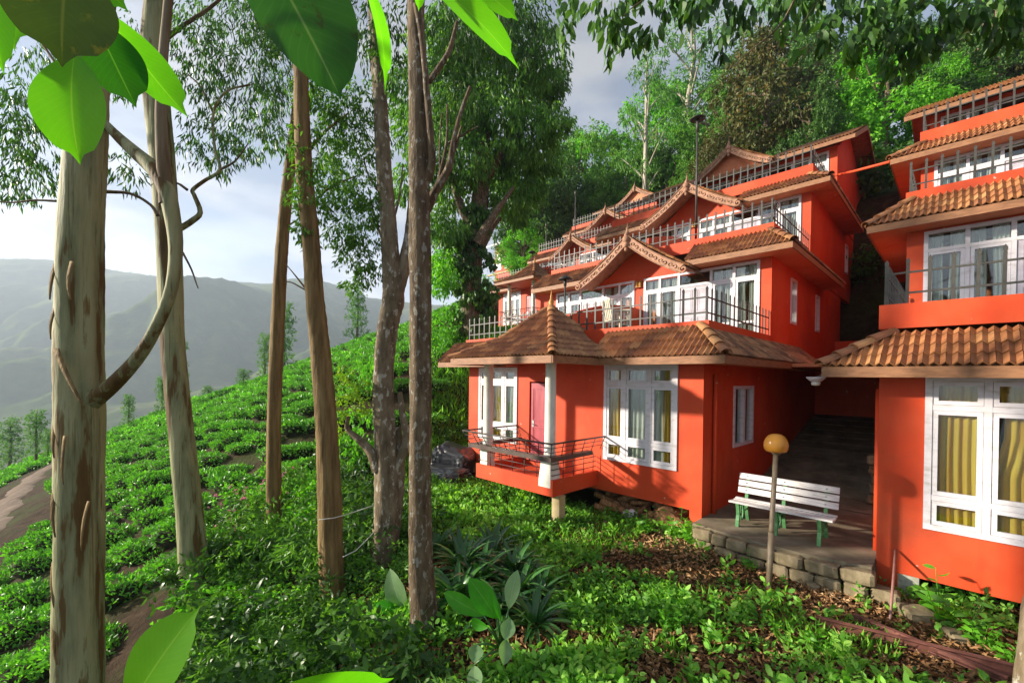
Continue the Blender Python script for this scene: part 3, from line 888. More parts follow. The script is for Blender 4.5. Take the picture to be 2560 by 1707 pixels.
def build_house(name, label, xf, single=True, porch=True, gables=True, z0=0.0, left_group=True, group=None, base=(0, 0, 0)):
    root = thing(name, label, 'house', base, group)
    pool = []
    W0 = -7.3
    ze0 = skirt_z(0) + z0
    # ---- ground floor
    holes = [(-2.23, -0.5, 0.82 + z0, 2.96 + z0)]
    if porch: holes += [(-4.58, -3.72, 0.42, 2.54), (-6.66, -5.03, 0.82, 2.92)]
    wall_y(xf, root, 'front_wall', W0 + 0.15, 0, 0.10 + z0, ze0 + 0.05, 0, 0.2, holes, M['wall'])
    # side walls are one part each, stepped like the house
    sh = [(1.58, 2.87, 1.18, 2.52)]
    wall_x(xf, root, 'side_wall', 0.2, 10.0, -0.45 + z0, ze0 + 0.05, 0, 0.2, sh, M['wall'])
    mb = MB(xf); mb.box(W0 + .15, W0 + .35, 0.2, 9, -0.0 + z0, ze0 + .05); mb.build('side_wall', M['wall'], root)
    mb = MB(xf); mb.box(W0 + .16, -0.02, 0.21, 9.9, 0.06 + z0, 0.16 + z0); mb.build('floor_slab', M['concrete'], root)
    # corner leg below the front wall, foundation behind
    mb = MB(xf); mb.box(-0.24, -0.004, 0.004, 0.196, -0.75 + z0, 0.10 + z0); mb.build('corner_pillar', M['wall'], root)
    mb = MB(xf); mb.box(W0 + .5, -0.2, 1.3, 1.5, -0.9, 0.06 + z0); mb.build('foundation', M['mortar'], root)
    if porch:
        mb = MB(xf); mb.box(W0 + .16, W0 + .40, 0.0, .22, -0.6, 0.06); mb.build('foundation_pillar', M['pillar'], root)
    # ground floor windows
    big_window(xf, root, -2.23, -0.5, 0.82 + z0, 2.96 + z0, 0, [-1.70, -1.10], 2.52 + z0, 1.27 + z0,
               [(-2.17, -1.86, M['gold'], 3, 0.0), (-1.86, -1.50, M['lace'], 3, 0.0), (-1.52, -1.12, M['lace'], 3, 0.0), (-1.14, -.80, M['lace'], 2, 0.0), (-.84, -.57, M['gold'], 3, 0.0)] if porch else
               [(-2.16, -1.68, M['gold'], 5, 0.0), (-1.66, -1.12, M['gold'], 5, 0.25), (-1.08, -.57, M['gold'], 6, 0.0)], 3)
    # side window
    mb = MB(xf)
    for a, b, c, d in ((1.58, 2.87, 1.18, 1.25), (1.58, 2.87, 2.45, 2.52), (1.58, 1.66, 1.25, 2.45), (2.79, 2.87, 1.25, 2.45), (2.17, 2.28, 1.25, 2.45)):
        mb.box(-0.07, 0.025, a, b, c, d)
    w = mb.build('window', M['white'], root)
    for a, b in ((1.66, 2.17), (2.28, 2.79)):
        g = MB(xf); g.box(-.045, -.04, a - .003, b + .003, 1.247, 2.453); g.build('pane', M['glass'], w)
    # drain pipe on the side wall
    mb = MB(xf); mb.tube([(0.05, 0.46, 2.75 + z0), (0.05, 0.46, 0.0 + z0)], 0.04, 10); mb.build('drain_pipe', M['wall'], root, True)
    if porch:
        big_window(xf, root, -6.66, -5.03, 0.82, 2.92, 0, [-6.12, -5.57], 2.50, 1.27,
                   [(-6.6, -6.2, M['gold'], 3, 0.0), (-6.05, -5.65, M['gold'], 3, 0.4), (-5.52, -5.1, M['lace'], 3, 0.0)], 4)
        d = door_leaf(xf, -4.54, -3.76, 0.44, 2.50, 0.03, M['maroon'], root, False)
        mb = MB(xf); mb.tube([(-4.46, 0.0, 1.42), (-4.46, -0.02, 1.42), (-4.36, -0.03, 1.41)], 0.012, 6); mb.box(-4.49, -4.43, 0.018, 0.03, 1.34, 1.52); mb.build('handle', M['steel'], d)
        # balcony: floor and apron
        mb = MB(xf)
        mb.box(-4.83, -2.42, -1.5, -0.003, 0.22, 0.34)
        mb.box(-4.86, -2.39, -1.58, -1.5, 0.19, 0.53); mb.box(-2.47, -2.39, -1.5, -0.003, 0.193, 0.527); mb.box(-4.86, -4.78, -1.5, -0.003, 0.193, 0.527)
        bal = mb.build('balcony', M['wall'], root)
        for cx in (-4.62, -2.62):
            mb = MB(xf)
            mb.lathe([(0.135, 0.94), (0.135, 1.0), (0.12, 1.04), (0.117, 2.0), (0.112, 2.92), (0.125, 2.94), (0.125, 3.0)], (cx, -1.42, 0), 20)
            c = mb.build('column', M['column'], root, True)
            mb = MB(xf)
            a, b = 0.165 if cx > -3 else 0.13, 0.14 if cx > -3 else 0.13
            vs = []
            for z, r in ((0.36, a), (0.50, a), (0.62, a * .93), (0.78, b), (0.935, b)):
                vs += [(cx - r, -1.42 - r, z), (cx + r, -1.42 - r, z), (cx + r, -1.42 + r, z), (cx - r, -1.42 + r, z)]
            fs = [(i * 4 + j, i * 4 + (j + 1) % 4, i * 4 + 4 + (j + 1) % 4, i * 4 + 4 + j) for i in range(4) for j in range(4)] + [(0, 3, 2, 1), (16, 17, 18, 19)]
            mb.add(vs, fs); mb.build('column_base', M['column'], c)
        mb = MB(xf)
        mb.box(-4.93, -2.28, -1.78, -1.62, 0.94, 1.035); mb.box(-2.44, -2.28, -1.62, -0.35, 0.943, 1.032); mb.box(-4.93, -4.79, -1.62, -0.05, 0.943, 1.032)
        led = mb.build('ledge', M['ledge'], bal)
        mb = MB(xf)
        for z in (0.62, 0.74, 0.85):
            mb.tube([(-4.80, -1.54, z), (-2.43, -1.54, z)], 0.009, 5); mb.tube([(-2.43, -1.54, z), (-2.43, -0.02, z)], 0.009, 5); mb.tube([(-4.82, -1.54, z), (-4.82, -0.02, z)], 0.009, 5)
        for i in range(7): x = -4.75 + i * 0.375; mb.tube([(x, -1.54, .53), (x, -1.54, .94)], 0.009, 5)
        for i in range(4): y = -1.2 + i * 0.36; mb.tube([(-2.43, y, .53), (-2.43, y, .94)], 0.009, 5); mb.tube([(-4.82, y, .53), (-4.82, y, .94)], 0.009, 5)
        mb.build('lower_rail', M['dark_iron'], bal, True)
        mb = MB(xf)
        o_, i_ = 0.0, 0.12
        def loop(t): # flared rail, t = 0 at the ledge, 1 at the top
            e = 0.13 * t; z = 1.035 + 0.30 * t
            return [(-4.9 - e, -0.03, z), (-4.9 - e, -1.75 - e, z), (-2.31 + e, -1.75 - e, z), (-2.31 + e, -0.03, z)]
        for t, r in ((0.35, 0.008), (0.68, 0.008), (1.0, 0.021)):
            q = loop(t)
            for a, b in zip(q[:-1], q[1:]): mb.tube([a, b], r, 6)
        A, B = loop(0), loop(1)
        for (a, b), n in (((0, 1), 5), ((1, 2), 8), ((2, 3), 5)):
            for i in range(n + 1):
                s = i / n
                p = Vector(A[a]).lerp(Vector(A[b]), s); q = Vector(B[a]).lerp(Vector(B[b]), s)
                mb.tube([p, q], 0.010, 5)
        mb.build('upper_rail', M['dark_iron'], bal, True)
        mb = MB(xf)
        mb.box(-2.52, -2.32, -1.45, -1.25, -0.75, 0.19)
        mb.build('foundation_pillar', M['pillar'], root)
        # porch ceiling and beam
        mb = MB(xf); mb.box(-5.14, -2.06, -2.04, -0.003, 3.0, 3.04); mb.build('porch_ceiling', M['soffit'], root)
    # ---- roofs of the ground floor
    def skirt(k, xa, xb, y_w, corner, parent, bag, z_off=0.0, side_to=None):
        ze = skirt_z(k) + z_off
        ye, yt, zt = y_w - 0.58, y_w + 0.12, ze + (0.60 if k < 2 and z_off == 0 else 0.48)
        xo = 0.58
        B = (xo, ye, ze) if corner else (xb, ye, ze)
        C = (-0.12, yt, zt) if corner else (xb, yt, zt)
        q = [xf(p) for p in ((xa, ye, ze), B, C, (xa, yt, zt))]
        bag.face(*q)
        mb = MB(xf)
        dn = (0, 0, -0.05)
        mb.prism([(xa, ye, ze), B, C, (xa, yt, zt)], dn)
        if corner:
            mb.prism([(xo, ye, ze), (xo, side_to, ze), (-0.12, side_to, zt), (-0.12, yt, zt)], dn)
            q = [xf(p) for p in ((xo, ye, ze), (xo, side_to, ze), (-0.12, side_to, zt), (-0.12, yt, zt))]
            bag.face(*q)
            bag.ridge(xf((xo + .02, ye - .02, ze + .03)), xf((-0.12, yt, zt + .03)))
        mb.build('roof_deck', M['fascia'], parent)
        mb = MB(xf)
        e = xo + 0.0 if corner else xb
        mb.box(xa, e + (0.02 if corner else 0), ye - 0.03, ye + 0.0, ze - 0.15, ze - 0.005)
        if corner: mb.box(xo, xo + 0.03, ye, side_to, ze - 0.15, ze - 0.006)
        mb.build('fascia', M['fascia'], parent)
        mb = MB(xf)
        mb.box(xa, e, ye + 0.001, y_w - 0.001, ze - 0.13, ze - 0.10)
        if corner: mb.box(0.001, xo - 0.001, y_w - 0.001, side_to, ze - 0.131, ze - 0.101)
        mb.build('soffit', M['soffit'], parent)
    rp = MB(xf)
    if porch:
        ax_, ay_, az_ = -3.6, -0.3, 4.38
        E_ = [(-5.2, -2.1), (-2.0, -2.1), (-2.0, 1.5), (-5.2, 1.5)]
        zE, zM, fm = 3.08, 3.55, 0.50
        Mi = [(ax_ + (x - ax_) * fm, ay_ + (y - ay_) * fm) for x, y in E_]
        for i in range(4):
            j = (i + 1) % 4
            rp.prism([(*E_[i], zE), (*E_[j], zE), (*Mi[j], zM), (*Mi[i], zM)], (0, 0, -0.05))
            rp.prism([(*Mi[i], zM), (*Mi[j], zM), (ax_, ay_, az_)], (0, 0, -0.05))
        rp.box(-5.2, -2.0, -2.13, -2.101, zE - .15, zE - .005); rp.box(-1.999, -1.97, -2.12, -0.6, zE - .15, zE - .006); rp.box(-5.23, -5.201, -2.12, -0.6, zE - .15, zE - .006)
        pr = rp.build('porch_roof', M['fascia'], root)
        bag = TileBag(pr, single, pool)
        for i in (0, 1, 3):
            j = (i + 1) % 4
            bag.face(*[xf(p) for p in ((*E_[i], zE), (*E_[j], zE), (*Mi[j], zM), (*Mi[i], zM))])
            bag.face(*[xf(p) for p in ((*Mi[i], zM), (*Mi[j], zM), (ax_, ay_, az_), (ax_, ay_, az_))])
        for i in range(4):
            e0 = Vector((*E_[i], zE)); m0 = Vector((*Mi[i], zM)); a0 = Vector((ax_, ay_, az_))
            if i == 2: continue
            bag.ridge(xf(e0 + (e0 - m0) * .03 + Vector((0, 0, .02))), xf(m0 + Vector((0, 0, .02)))); bag.ridge(xf(m0 + Vector((0, 0, .02))), xf(a0))
        bag.done()
        finial(xf, pr, (ax_, ay_, az_ - 0.02), 0.85, 'finial')
    roof_seg = [(-2.2, None), (-7.95, -4.9)] if porch else [(-7.95, None)]
    mbx = MB(xf); mbx.box(-7.0, -0.3, 0.3, 0.35, ze0 + 0.05, ze0 + 0.1)
    rf = mbx.build('roof', M['fascia'], root)
    bag = TileBag(rf, single, pool)
    for a, b in roof_seg:
        skirt(0, a, b, 0.0, b is None, rf, bag, z0, 7.0)
    bag.done()
    # ---- upper floors, each set back up the hill
    gb = TileBag(None, single, pool)
    for k in (1, 2, 3):
        yk = 4.18 + DY * (k - 1); zk = 3.74 + DZ * (k - 1); zr = zk + 0.06; yr = yk - 3.98
        ztop = skirt_z(k) + 0.04
        xw = W0 - 0.2
        # terrace floor, parapet under the railing
        mb = MB(xf); mb.box(xw, -0.05, yr + 0.06, yk + 0.3, zk - 0.16, zk - 0.02); mb.build('terrace_floor', M['concrete'], root)
        mb = MB(xf); mb.box(xw, 0.03, yr - 0.07, yr + 0.09, zk - 0.30, zr); mb.box(-0.14, 0.034, yr + 0.09, yk - .001, zk - 0.30, zr - .002)
        mb.build('parapet', M['wall'], root)
        railing(xf, root, [((-7.4, yr), (-0.04, yr)), ((-0.04, yr), (-0.04, yk - 0.06))], zr, single=single)
        holes = [(-3.60, -0.27, zk + .02, zk + 2.07)] + ([(-7.2, -3.93, zk + .02, zk + 2.07)] if left_group else [])
        wall_y(xf, root, 'front_wall', xw, 0, zk - 0.02, ztop, yk, 0.2, holes, M['wall'])
        sh = {1: [(5.98, 6.6, 4.29, 5.6), (9.05, 9.6, 4.32, 5.55)], 2: [(14.2, 14.8, 7.2, 8.4)], 3: []}[k]
        wall_x(xf, root, 'side_wall', yk + 0.2, yk + 9.2, zk - 0.6, ztop, 0, 0.2, sh, M['wall'])
        for a, b, c, d in sh:
            mb = MB(xf); s = 0.07
            for p, q, r, t in ((a, b, c, c + s), (a, b, d - s, d), (a, a + s, c + s, d - s), (b - s, b, c + s, d - s)): mb.box(-.08, .03, p, q, r, t)
            w = mb.build('window', M['white'], root)
            g = MB(xf); g.box(-.05, -.045, a + s - .003, b - s + .003, c + s - .003, d - s + .003); g.build('pane', M['glass'], w)
        mb = MB(xf); mb.box(xw, xw + .2, yk + .2, yk + 9, zk - .6, ztop); mb.build('side_wall', M['wall'], root)
        facade_group(xf, root, [-3.60, -3.06, -2.46, -1.52, -0.91, -0.27], zk + .02, zk + 1.66, zk + 2.07, yk, 'wwdww', k * 5, single)
        if left_group:
            facade_group(xf, root, [-7.2, -6.6, -6.08, -5.13, -4.49, -3.93], zk + .02, zk + 1.66, zk + 2.07, yk, 'wwdww', k * 5 + 2, single)
            wall_lamp(xf, root, -3.765, yk, zk + 1.92)
            # curved screen wall between the two halves of the terrace
            if k < 3:
                poly = [(-3.71, yk - .003, zk - .02), (-3.71, yk - .003, zk + 1.12)]
                for i in range(13):
                    s = i / 12
                    poly.append((-3.71, yk - .003 - 3.6 * s, zk + 1.12 + 0.10 * math.sin(s * math.pi) - 0.55 * s ** 1.6))
                poly.append((-3.71, yk - 3.6, zk - .02))
                mb = MB(xf); mb.prism(poly, (-0.12, 0, 0)); mb.build('screen_wall', M['wall'], root)
        # interior back wall keeps the rooms dark
        mb = MB(xf); mb.box(xw + .2, -0.2, yk + 3.2, yk + 3.3, zk, ztop); mb.build('room_wall', M['soffit'], root)
        # gable
        gx_, gy_ = -3.72, yk - 0.9
        zp = 6.93 + 2.91 * (k - 1); zf_ = 5.72 + 2.98 * (k - 1)
        gw = 1.80 if k < 3 else 1.62
        if k == 3: zf_ += 0.0
        mbx = MB(xf); mbx.box(-7.0, -0.3, yk + .3, yk + .35, ztop, ztop + 0.05)
        rf = mbx.build('roof', M['fascia'], root)
        bag = TileBag(rf, single, pool)
        yback = yk + 0.35 if k < 3 else yk + 1.6
        if gables:
            if k < 3:
                mb = MB(xf); mb.prism([(gx_ - gw + .1, yk - .004, ztop - .3), (gx_ + gw - .1, yk - .004, ztop - .3), (gx_, yk - .004, zp - .08)], (0, 0.2, 0)); mb.build('gable_wall', M['wall'], root)
            else:
                mb = MB(xf); mb.prism([(gx_ - gw + .1, yk - .6, zf_ + .02), (gx_ + gw - .1, yk - .6, zf_ + .02), (gx_, yk - .6, zp - .08)], (0, 0.05, 0)); mb.build('gable_wall', M['soffit'], root)
            mb = MB(xf)
            for sg in (-1, 1):
                e = (gx_ + sg * (gw + 0.05), zf_ + 0.02)
                mb.prism([(gx_, gy_ + .06, zp + .01), (e[0], gy_ + .06, e[1]), (e[0], yback, e[1]), (gx_, yback, zp + .01)], (0, 0, -0.06))
                q = [xf(p) for p in ((e[0], gy_ + .08, e[1] + .01), (e[0], yback, e[1] + .01), (gx_, yback, zp + .02), (gx_, gy_ + .08, zp + .02))]
                gb.face(*q)
            grf = mb.build('gable_roof', M['carved'], root)
            for sg in (-1, 1):
                barge(xf, root, (gx_ + sg * .03, gy_ + (0.002 if sg > 0 else 0.0), zp + .04), (gx_ + sg * gw, gy_ + (0.002 if sg > 0 else 0.0), zf_), 0.07)
            finial(xf, grf, (gx_, gy_ + .05, zp + 0.02), 0.8)
            mb = MB(xf)
            for dz, r in ((0.0, 0.12), (-0.16, 0.10), (-0.30, 0.06), (0.13, 0.07)):
                mb.lathe([(r * .3, -r), (r * .8, -r * .7), (r, 0), (r * .8, r * .7), (r * .3, r)], (gx_, gy_ - 0.0, zp - 0.05 + dz), 8)
            mb.build('pendant', M['carved'], grf, True)
            segs = [(gx_ + gw - 0.1, None), (-7.95, gx_ - gw + 0.1)]
        else:
            segs = [(-7.95, None)]
        if k < 3:
            for a, b in segs: skirt(k, a, b, yk, b is None, rf, bag, 0.0, yk + 6.0)
        else:
            ze = skirt_z(3); ye = yk - .58
            for a, b in segs:
                b_ = 0.6 if b is None else b
                bag.face(*[xf(p) for p in ((a, ye, ze), (b_, ye, ze), (b_, ye + 3.0, ze + 1.5), (a, ye + 3.0, ze + 1.5))])
            mb = MB(xf)
            mb.prism([(-7.95, ye, ze), (0.6, ye, ze), (0.6, ye + 3.0, ze + 1.5), (-7.95, ye + 3.0, ze + 1.5)], (0, 0, -0.06))
            mb.prism([(-7.95, ye + 3.0, ze + 1.5), (0.6, ye + 3.0, ze + 1.5), (0.6, ye + 8.0, ze), (-7.95, ye + 8.0, ze)], (0, 0, -0.06))
            mb.box(-7.95, 0.62, ye - .03, ye - .001, ze - .15, ze - .005)
            mb.beam((0.615, ye, ze - .07), (0.615, ye + 3.0, ze + 1.43), 0.03, 0.16); mb.beam((0.615, ye + 3.0, ze + 1.43), (0.615, ye + 8, ze - .07), 0.03, 0.16)
            mb.build('roof_deck', M['fascia'], rf)
            mb = MB(xf); mb.prism([(-0.003, ye + .6, ze - .06), (-0.003, ye + 7.6, ze - .06), (-0.003, ye + 3.0, ze + 1.40)], (-.2, 0, 0)); mb.build('side_wall', M['wall'], root)
        bag.done()
    TileBag.settle([(root if e[0] is None else e[0], *e[1:]) for e in pool], root)
    if gb.mb.v:
        o = gb.mb.build('gable_tiles', M['tile'], root); o['kind'] = 'stuff'
    return root

H1 = build_house('hillside_house', 'orange stepped house with porch, pillared balcony and carved gables in the middle', make_xf(0, 1), base=(0, 0, 0))
H2 = build_house('hillside_house', 'orange house near the right edge with gold curtains in its big white window', make_xf(2.58, -1), porch=False, gables=False, z0=-0.22, left_group=False, base=(2.58, 0, -0.2))
H3 = build_house('hillside_house', 'smaller looking orange stepped house farther up the slope, behind the middle house', make_xf(0, 1, (-11.3, 11.5, 5.3)), single=False, base=(-11.3, 11.5, 5.3))

# ------------------------------------------------------------------ patio, ramp, retaining wall
def onY(px, py, y):
    v = CF + CR * ((px - CXP) / FPX) - CU * ((py - CYP) / FPX)
    return CAM + v * ((y - CAM.y) / v.y)
def onX(px, py, x):
    v = CF + CR * ((px - CXP) / FPX) - CU * ((py - CYP) / FPX)
    return CAM + v * ((x - CAM.x) / v.x)
mb = MB(); mb.add([(0.003, -0.42, 0), (0.8, -0.52, 0), (1.7, -0.56, 0), (2.57, -0.40, 0), (2.57, 2.6, 0), (0.003, 2.6, 0)] +
                  [(0.003, -0.42, -.3), (0.8, -0.52, -.3), (1.7, -0.56, -.3), (2.57, -0.40, -.3), (2.57, 2.6, -.3), (0.003, 2.6, -.3)],
                  [(0, 1, 2, 3, 4, 5)] + [(i, i + 6, (i + 1) % 6 + 6, (i + 1) % 6) for i in range(6)])
o = mb.build('patio_pavement', M['concrete']); o['kind'] = 'structure'
mb = MB()
mb.prism([(0.006, 2.6, -.35), (0.006, 2.6, 0.02), (0.006, 9.2, 1.54), (0.006, 9.2, -.35)], (2.559, 0, 0))
for i in range(12):
    y_, z_ = 2.66 + i * .55, 0.02 + (0.06 + i * .55) * .2303
    mb.prism([(0.012, y_, z_ - .05), (0.012, y_ - .05, z_ + .012), (0.012, y_ + .03, z_ + .035), (0.012, y_ + .06, z_ - .03)], (2.547, 0, 0))
o = mb.build('ramp_path', M['concrete']); o['kind'] = 'structure'
mb = MB(); mb.box(-0.15, 2.75, 9.22, 9.4, 0.5, 2.98); mb.box(-0.15, 2.75, 9.22, 12.4, 2.985, 3.06); mb.box(-0.15, 2.75, 12.4, 12.6, 1.5, 4.2)
w_ = mb.build('alley_end_wall', M['wall']); tag(w_, 'dark red end wall closing the alley between the two nearest houses', 'wall')
mb = MB(); mb.box(0.004, 2.576, 3.6, 9.21, 2.98, 3.06)
tag(mb.build('passage_roof', M['soffit']), 'flat slab roofing the dark passage between the two nearest houses', 'roof')
# stones of the retaining wall below the patio, each its own piece
def stone_block(name, parent, c, sx, sy, sz, rr, mat, rz=0.0):
    bm = bmesh.new()
    bmesh.ops.create_cube(bm, size=1.0)
    bmesh.ops.bevel(bm, geom=bm.edges[:], offset=0.13, segments=1, affect='EDGES')
    for v in bm.verts:
        v.co = Vector((v.co.x * sx * rr.uniform(.9, 1.05), v.co.y * sy * rr.uniform(.85, 1.05), v.co.z * sz * rr.uniform(.88, 1.06)))
    bmesh.ops.rotate(bm, verts=bm.verts, cent=(0, 0, 0), matrix=Matrix.Rotation(rz + rr.uniform(-.05, .05), 3, 'Z'))
    me = bpy.data.meshes.new(name); bm.to_mesh(me); bm.free()
    o = link(name, me, mat, parent); o.location = c
    return o
rr = random.Random(3)
rw = thing('retaining_wall', 'low rough stone retaining wall along the edge of the patio below the bench', 'wall', (1.3, -0.5, -0.6))
mb = MB(); mb.box(0.05, 2.6, -0.40, -0.10, -0.95, -0.06); mb.build('mortar_bed', M['mortar'], rw)
for row in range(4):
    x = 0.02 + rr.uniform(0, .15)
    while x < 2.6:
        w = rr.uniform(0.24, 0.46)
        yy = -0.44 - 0.13 * math.sin(min(1, max(0, x / 2.6)) * math.pi)
        stone_block('stone', rw, (x + w / 2, yy, -0.13 - row * 0.205), w * .96, 0.30, 0.195, rr, M['stone'])
        x += w
# foundation under the right house corner
fd = MB(); fd.box(2.62, 3.05, 0.02, 0.35, -0.95, -0.125)
tag(fd.build('foundation_block', m_noisy('mossy_white', (0.09, 0.10, 0.05), (0.5, 0.5, 0.42), 5, 0.85, None, 0.6, 0.02)), 'mossy whitewashed foundation block under the near corner of the right house', 'block')
# stone planter beside the ramp
pl = thing('stone_planter', 'stacked stone planter at the right side of the stepped path', 'planter', (2.3, 4, 0.3))
for j in range(5):
    for i in range(5):
        stone_block('stone', pl, (2.32 + rr.uniform(-.05, .05), 3.2 + i * .42 + rr.uniform(-.05, .05), 0.25 + j * 0.2 + i * .05), 0.36, 0.40, 0.2, rr, M['stone'])
mt = MB(); mt.box(0.75, 1.5, 1.75, 2.2, 0.004, 0.018)
tag(mt.build('door_mat', m_noisy('green_mat', (0.01, 0.06, 0.03), (0.02, 0.10, 0.05), 40, 0.95)), 'dark green doormat on the patio behind the bench', 'mat')

# ------------------------------------------------------------------ bench
M['bench_green'] = m_noisy('bench_green_iron', (0.05, 0.17, 0.06), (0.10, 0.27, 0.10), 10, 0.5, None, 0.3, 0.004)
M['bench_white'] = m_noisy('bench_white_slats', (0.36, 0.32, 0.29), (0.68, 0.65, 0.64), 5, 0.55, (1, 14, 14), 0.3, 0.004, lo=0.3, hi=0.55)
bn = thing('park_bench', 'white slatted bench with green iron legs on the patio between the houses', 'bench', (1.27, 0.25, 0))
for i in range(5):
    mb = MB(); y = -0.05 + i * 0.088; z = 0.425 - 0.02 * math.sin(i / 4 * math.pi)
    mb.box(0.50, 2.05, y, y + 0.07, z, z + 0.028); mb.build('seat_slat', M['bench_white'], bn)
for i in range(3):
    mb = MB(); z = 0.53 + i * 0.125; y = 0.43 + i * 0.035
    mb.add([(0.50, y, z), (2.05, y, z), (2.05, y + .025, z + .004), (0.50, y + .025, z + .004), (0.50, y + .026, z + .095), (2.05, y + .026, z + .095), (2.05, y + .05, z + .099), (0.50, y + .05, z + .099)],
           [(0, 3, 2, 1), (4, 5, 6, 7), (0, 1, 5, 4), (1, 2, 6, 5), (2, 3, 7, 6), (3, 0, 4, 7)])
    sl_ = mb.build('back_slat', M['bench_white'], bn)
    mb = MB()
    for x in (0.64, 1.25, 1.87):
        mb.tube([(x, y + .002 + .012, z + .05), (x, y - .006 + .012, z + .05)], 0.014, 8)
    mb.build('bolt', M['steel'], sl_)
for x in (0.64, 1.25, 1.87):
    mb = MB()
    w = 0.055
    def bar(p, th):
        for a, b in zip(p[:-1], p[1:]): mb.beam((x, *a), (x, *b), w, th, up=(0, 1, 0))
    bar([(0.0, 0.0), (0.01, 0.10), (0.045, 0.20), (0.03, 0.30), (0.0, 0.40), (-0.02, 0.42)], 0.05)
    bar([(0.56, 0.0), (0.51, 0.12), (0.47, 0.26), (0.478, 0.42), (0.525, 0.62), (0.585, 0.84)], 0.035)
    bar([(-0.03, 0.41), (0.20, 0.392), (0.43, 0.41)], 0.035)
    pts = [(x, 0.225 + 0.075 * math.cos(a), 0.23 + 0.15 * math.sin(a)) for a in [2 * math.pi * k / 20 for k in range(21)]]
    mb.tube(pts, 0.018, 6, cap=False)
    bar([(0.045, 0.2), (0.15, 0.22)], 0.025); bar([(0.30, 0.23), (0.43, 0.25)], 0.025)
    mb.build('leg', M['bench_green'], bn)

# ------------------------------------------------------------------ lamps
M['pole'] = m_noisy('brown_pole_paint', (0.14, 0.10, 0.06), (0.26, 0.20, 0.13), 8, 0.5, (3, 3, 1), 0.3, 0.004)
M['amber'] = m_cloth('amber_globe', (0.62, 0.27, 0.035), (0.78, 0.38, 0.06), 0.35, (3, 3, 3))
for n_ in M['amber'].node_tree.nodes:
    if n_.type == 'BSDF_PRINCIPLED': n_.inputs['Roughness'].default_value = 0.18
lb = Vector((1.50, -1.30, 0)); lb.z = gz(lb.x, lb.y)
lt = lb + Vector((0.06, 0.05, 2.02))
lp = thing('garden_lamp', 'garden lamp with an amber dome globe on a leaning pole before the bench', 'lamp', lb)
mb = MB(); mb.tube([lb - Vector((0, 0, .3)), lb.lerp(lt, .42)], 0.040, 12); mb.tube([lb.lerp(lt, .42), lb.lerp(lt, .44), lt], [0.040, 0.034, 0.033], 12)
mb.lathe([(0.036, -.02), (0.06, 0.0), (0.06, 0.02), (0.034, 0.03)], lt - Vector((0, 0, .02)), 12)
mb.build('pole', M['pole'], lp, True)
mb = MB()
mb.lathe([(0.0, -.0), (0.10, 0.0), (0.135, 0.012), (0.152, 0.04), (0.160, 0.09), (0.155, 0.14), (0.138, 0.19), (0.105, 0.235), (0.06, 0.26), (0.0, 0.268)], lt, 28)
mb.build('globe', M['amber'], lp, True)
def disc_lamp(label, base, h, r=0.22, lean=(0, 0)):
    t = thing('pole_lamp', label, 'lamp', base)
    top = Vector(base) + Vector((lean[0], lean[1], h))
    mb = MB(); mb.tube([base, top], [0.032, 0.026], 10); mb.tube([Vector(base).lerp(top, .9), top], 0.045, 10); mb.build('pole', M['rail'], t, True)
    mb = MB(); mb.lathe([(0.0, 0.0), (r * .9, 0.0), (r, 0.02), (r * .7, 0.07), (r * .25, 0.12), (0.0, 0.14)], top, 20); mb.build('shade', M['black'], t, True)
    return t
p = onY(1744, 300, 4.42)
disc_lamp('tall lamp with a flat black disc shade rising from the second terrace', Vector((p.x, 4.42, 6.70)), p.z - 6.70)
p = onY(1413, 700, 1.2)
disc_lamp('lamp with a flat black disc shade just behind the porch roof finial', Vector((p.x, 1.2, 3.72)), p.z - 3.72, 0.2)
p = at(1330, 632, 27)
disc_lamp('small disc shaded lamp standing above the farther house porch roof', Vector((p.x, p.y, p.z - 2.4)), 2.4, 0.25)
for (x0, y0, x1, y1, d, lab) in ((1445, 585, 1439, 480, 33, 'thin grey mast behind the farther house, the taller one'), (1364, 625, 1366, 560, 35, 'thin grey mast behind the farther house, the shorter one')):
    a, b = at(x0, y0, d), at(x1, y1, d)
    mb = MB(); mb.tube([Vector((b.x, b.y, a.z - 1.2)), b], [0.05, 0.04], 8); mb.tube([b - Vector((0, 0, .25)), b + Vector((0, 0, .05))], 0.09, 8)
    tag(mb.build('mast', M['rail'], None, True), lab, 'mast')
# bowl lamp under the right house eave
p = onY(1660 + 815 * .46552, 720 + 500 * .46552, 0.9)
t = thing('eave_lamp', 'white bowl lamp hanging under the corner eave of the right house', 'lamp', p)
mb = MB(); mb.lathe([(0.03, 0.07), (0.15, 0.075), (0.15, 0.06), (0.09, 0.0), (0.05, -0.02)], p, 16); mb.build('bowl', M['white'], t, True)
mb = MB(); mb.lathe([(0.0, -0.08), (0.06, -0.075), (0.075, -0.03), (0.05, -0.01)], p, 12); mb.build('diffuser', M['column'], t, True)
mb = MB(); mb.tube([p + Vector((0, 0, .06)), p + Vector((0.1, 0, .12)), (2.5, p.y, p.z + .14)], 0.015, 6); mb.build('bracket', M['dark_iron'], t)

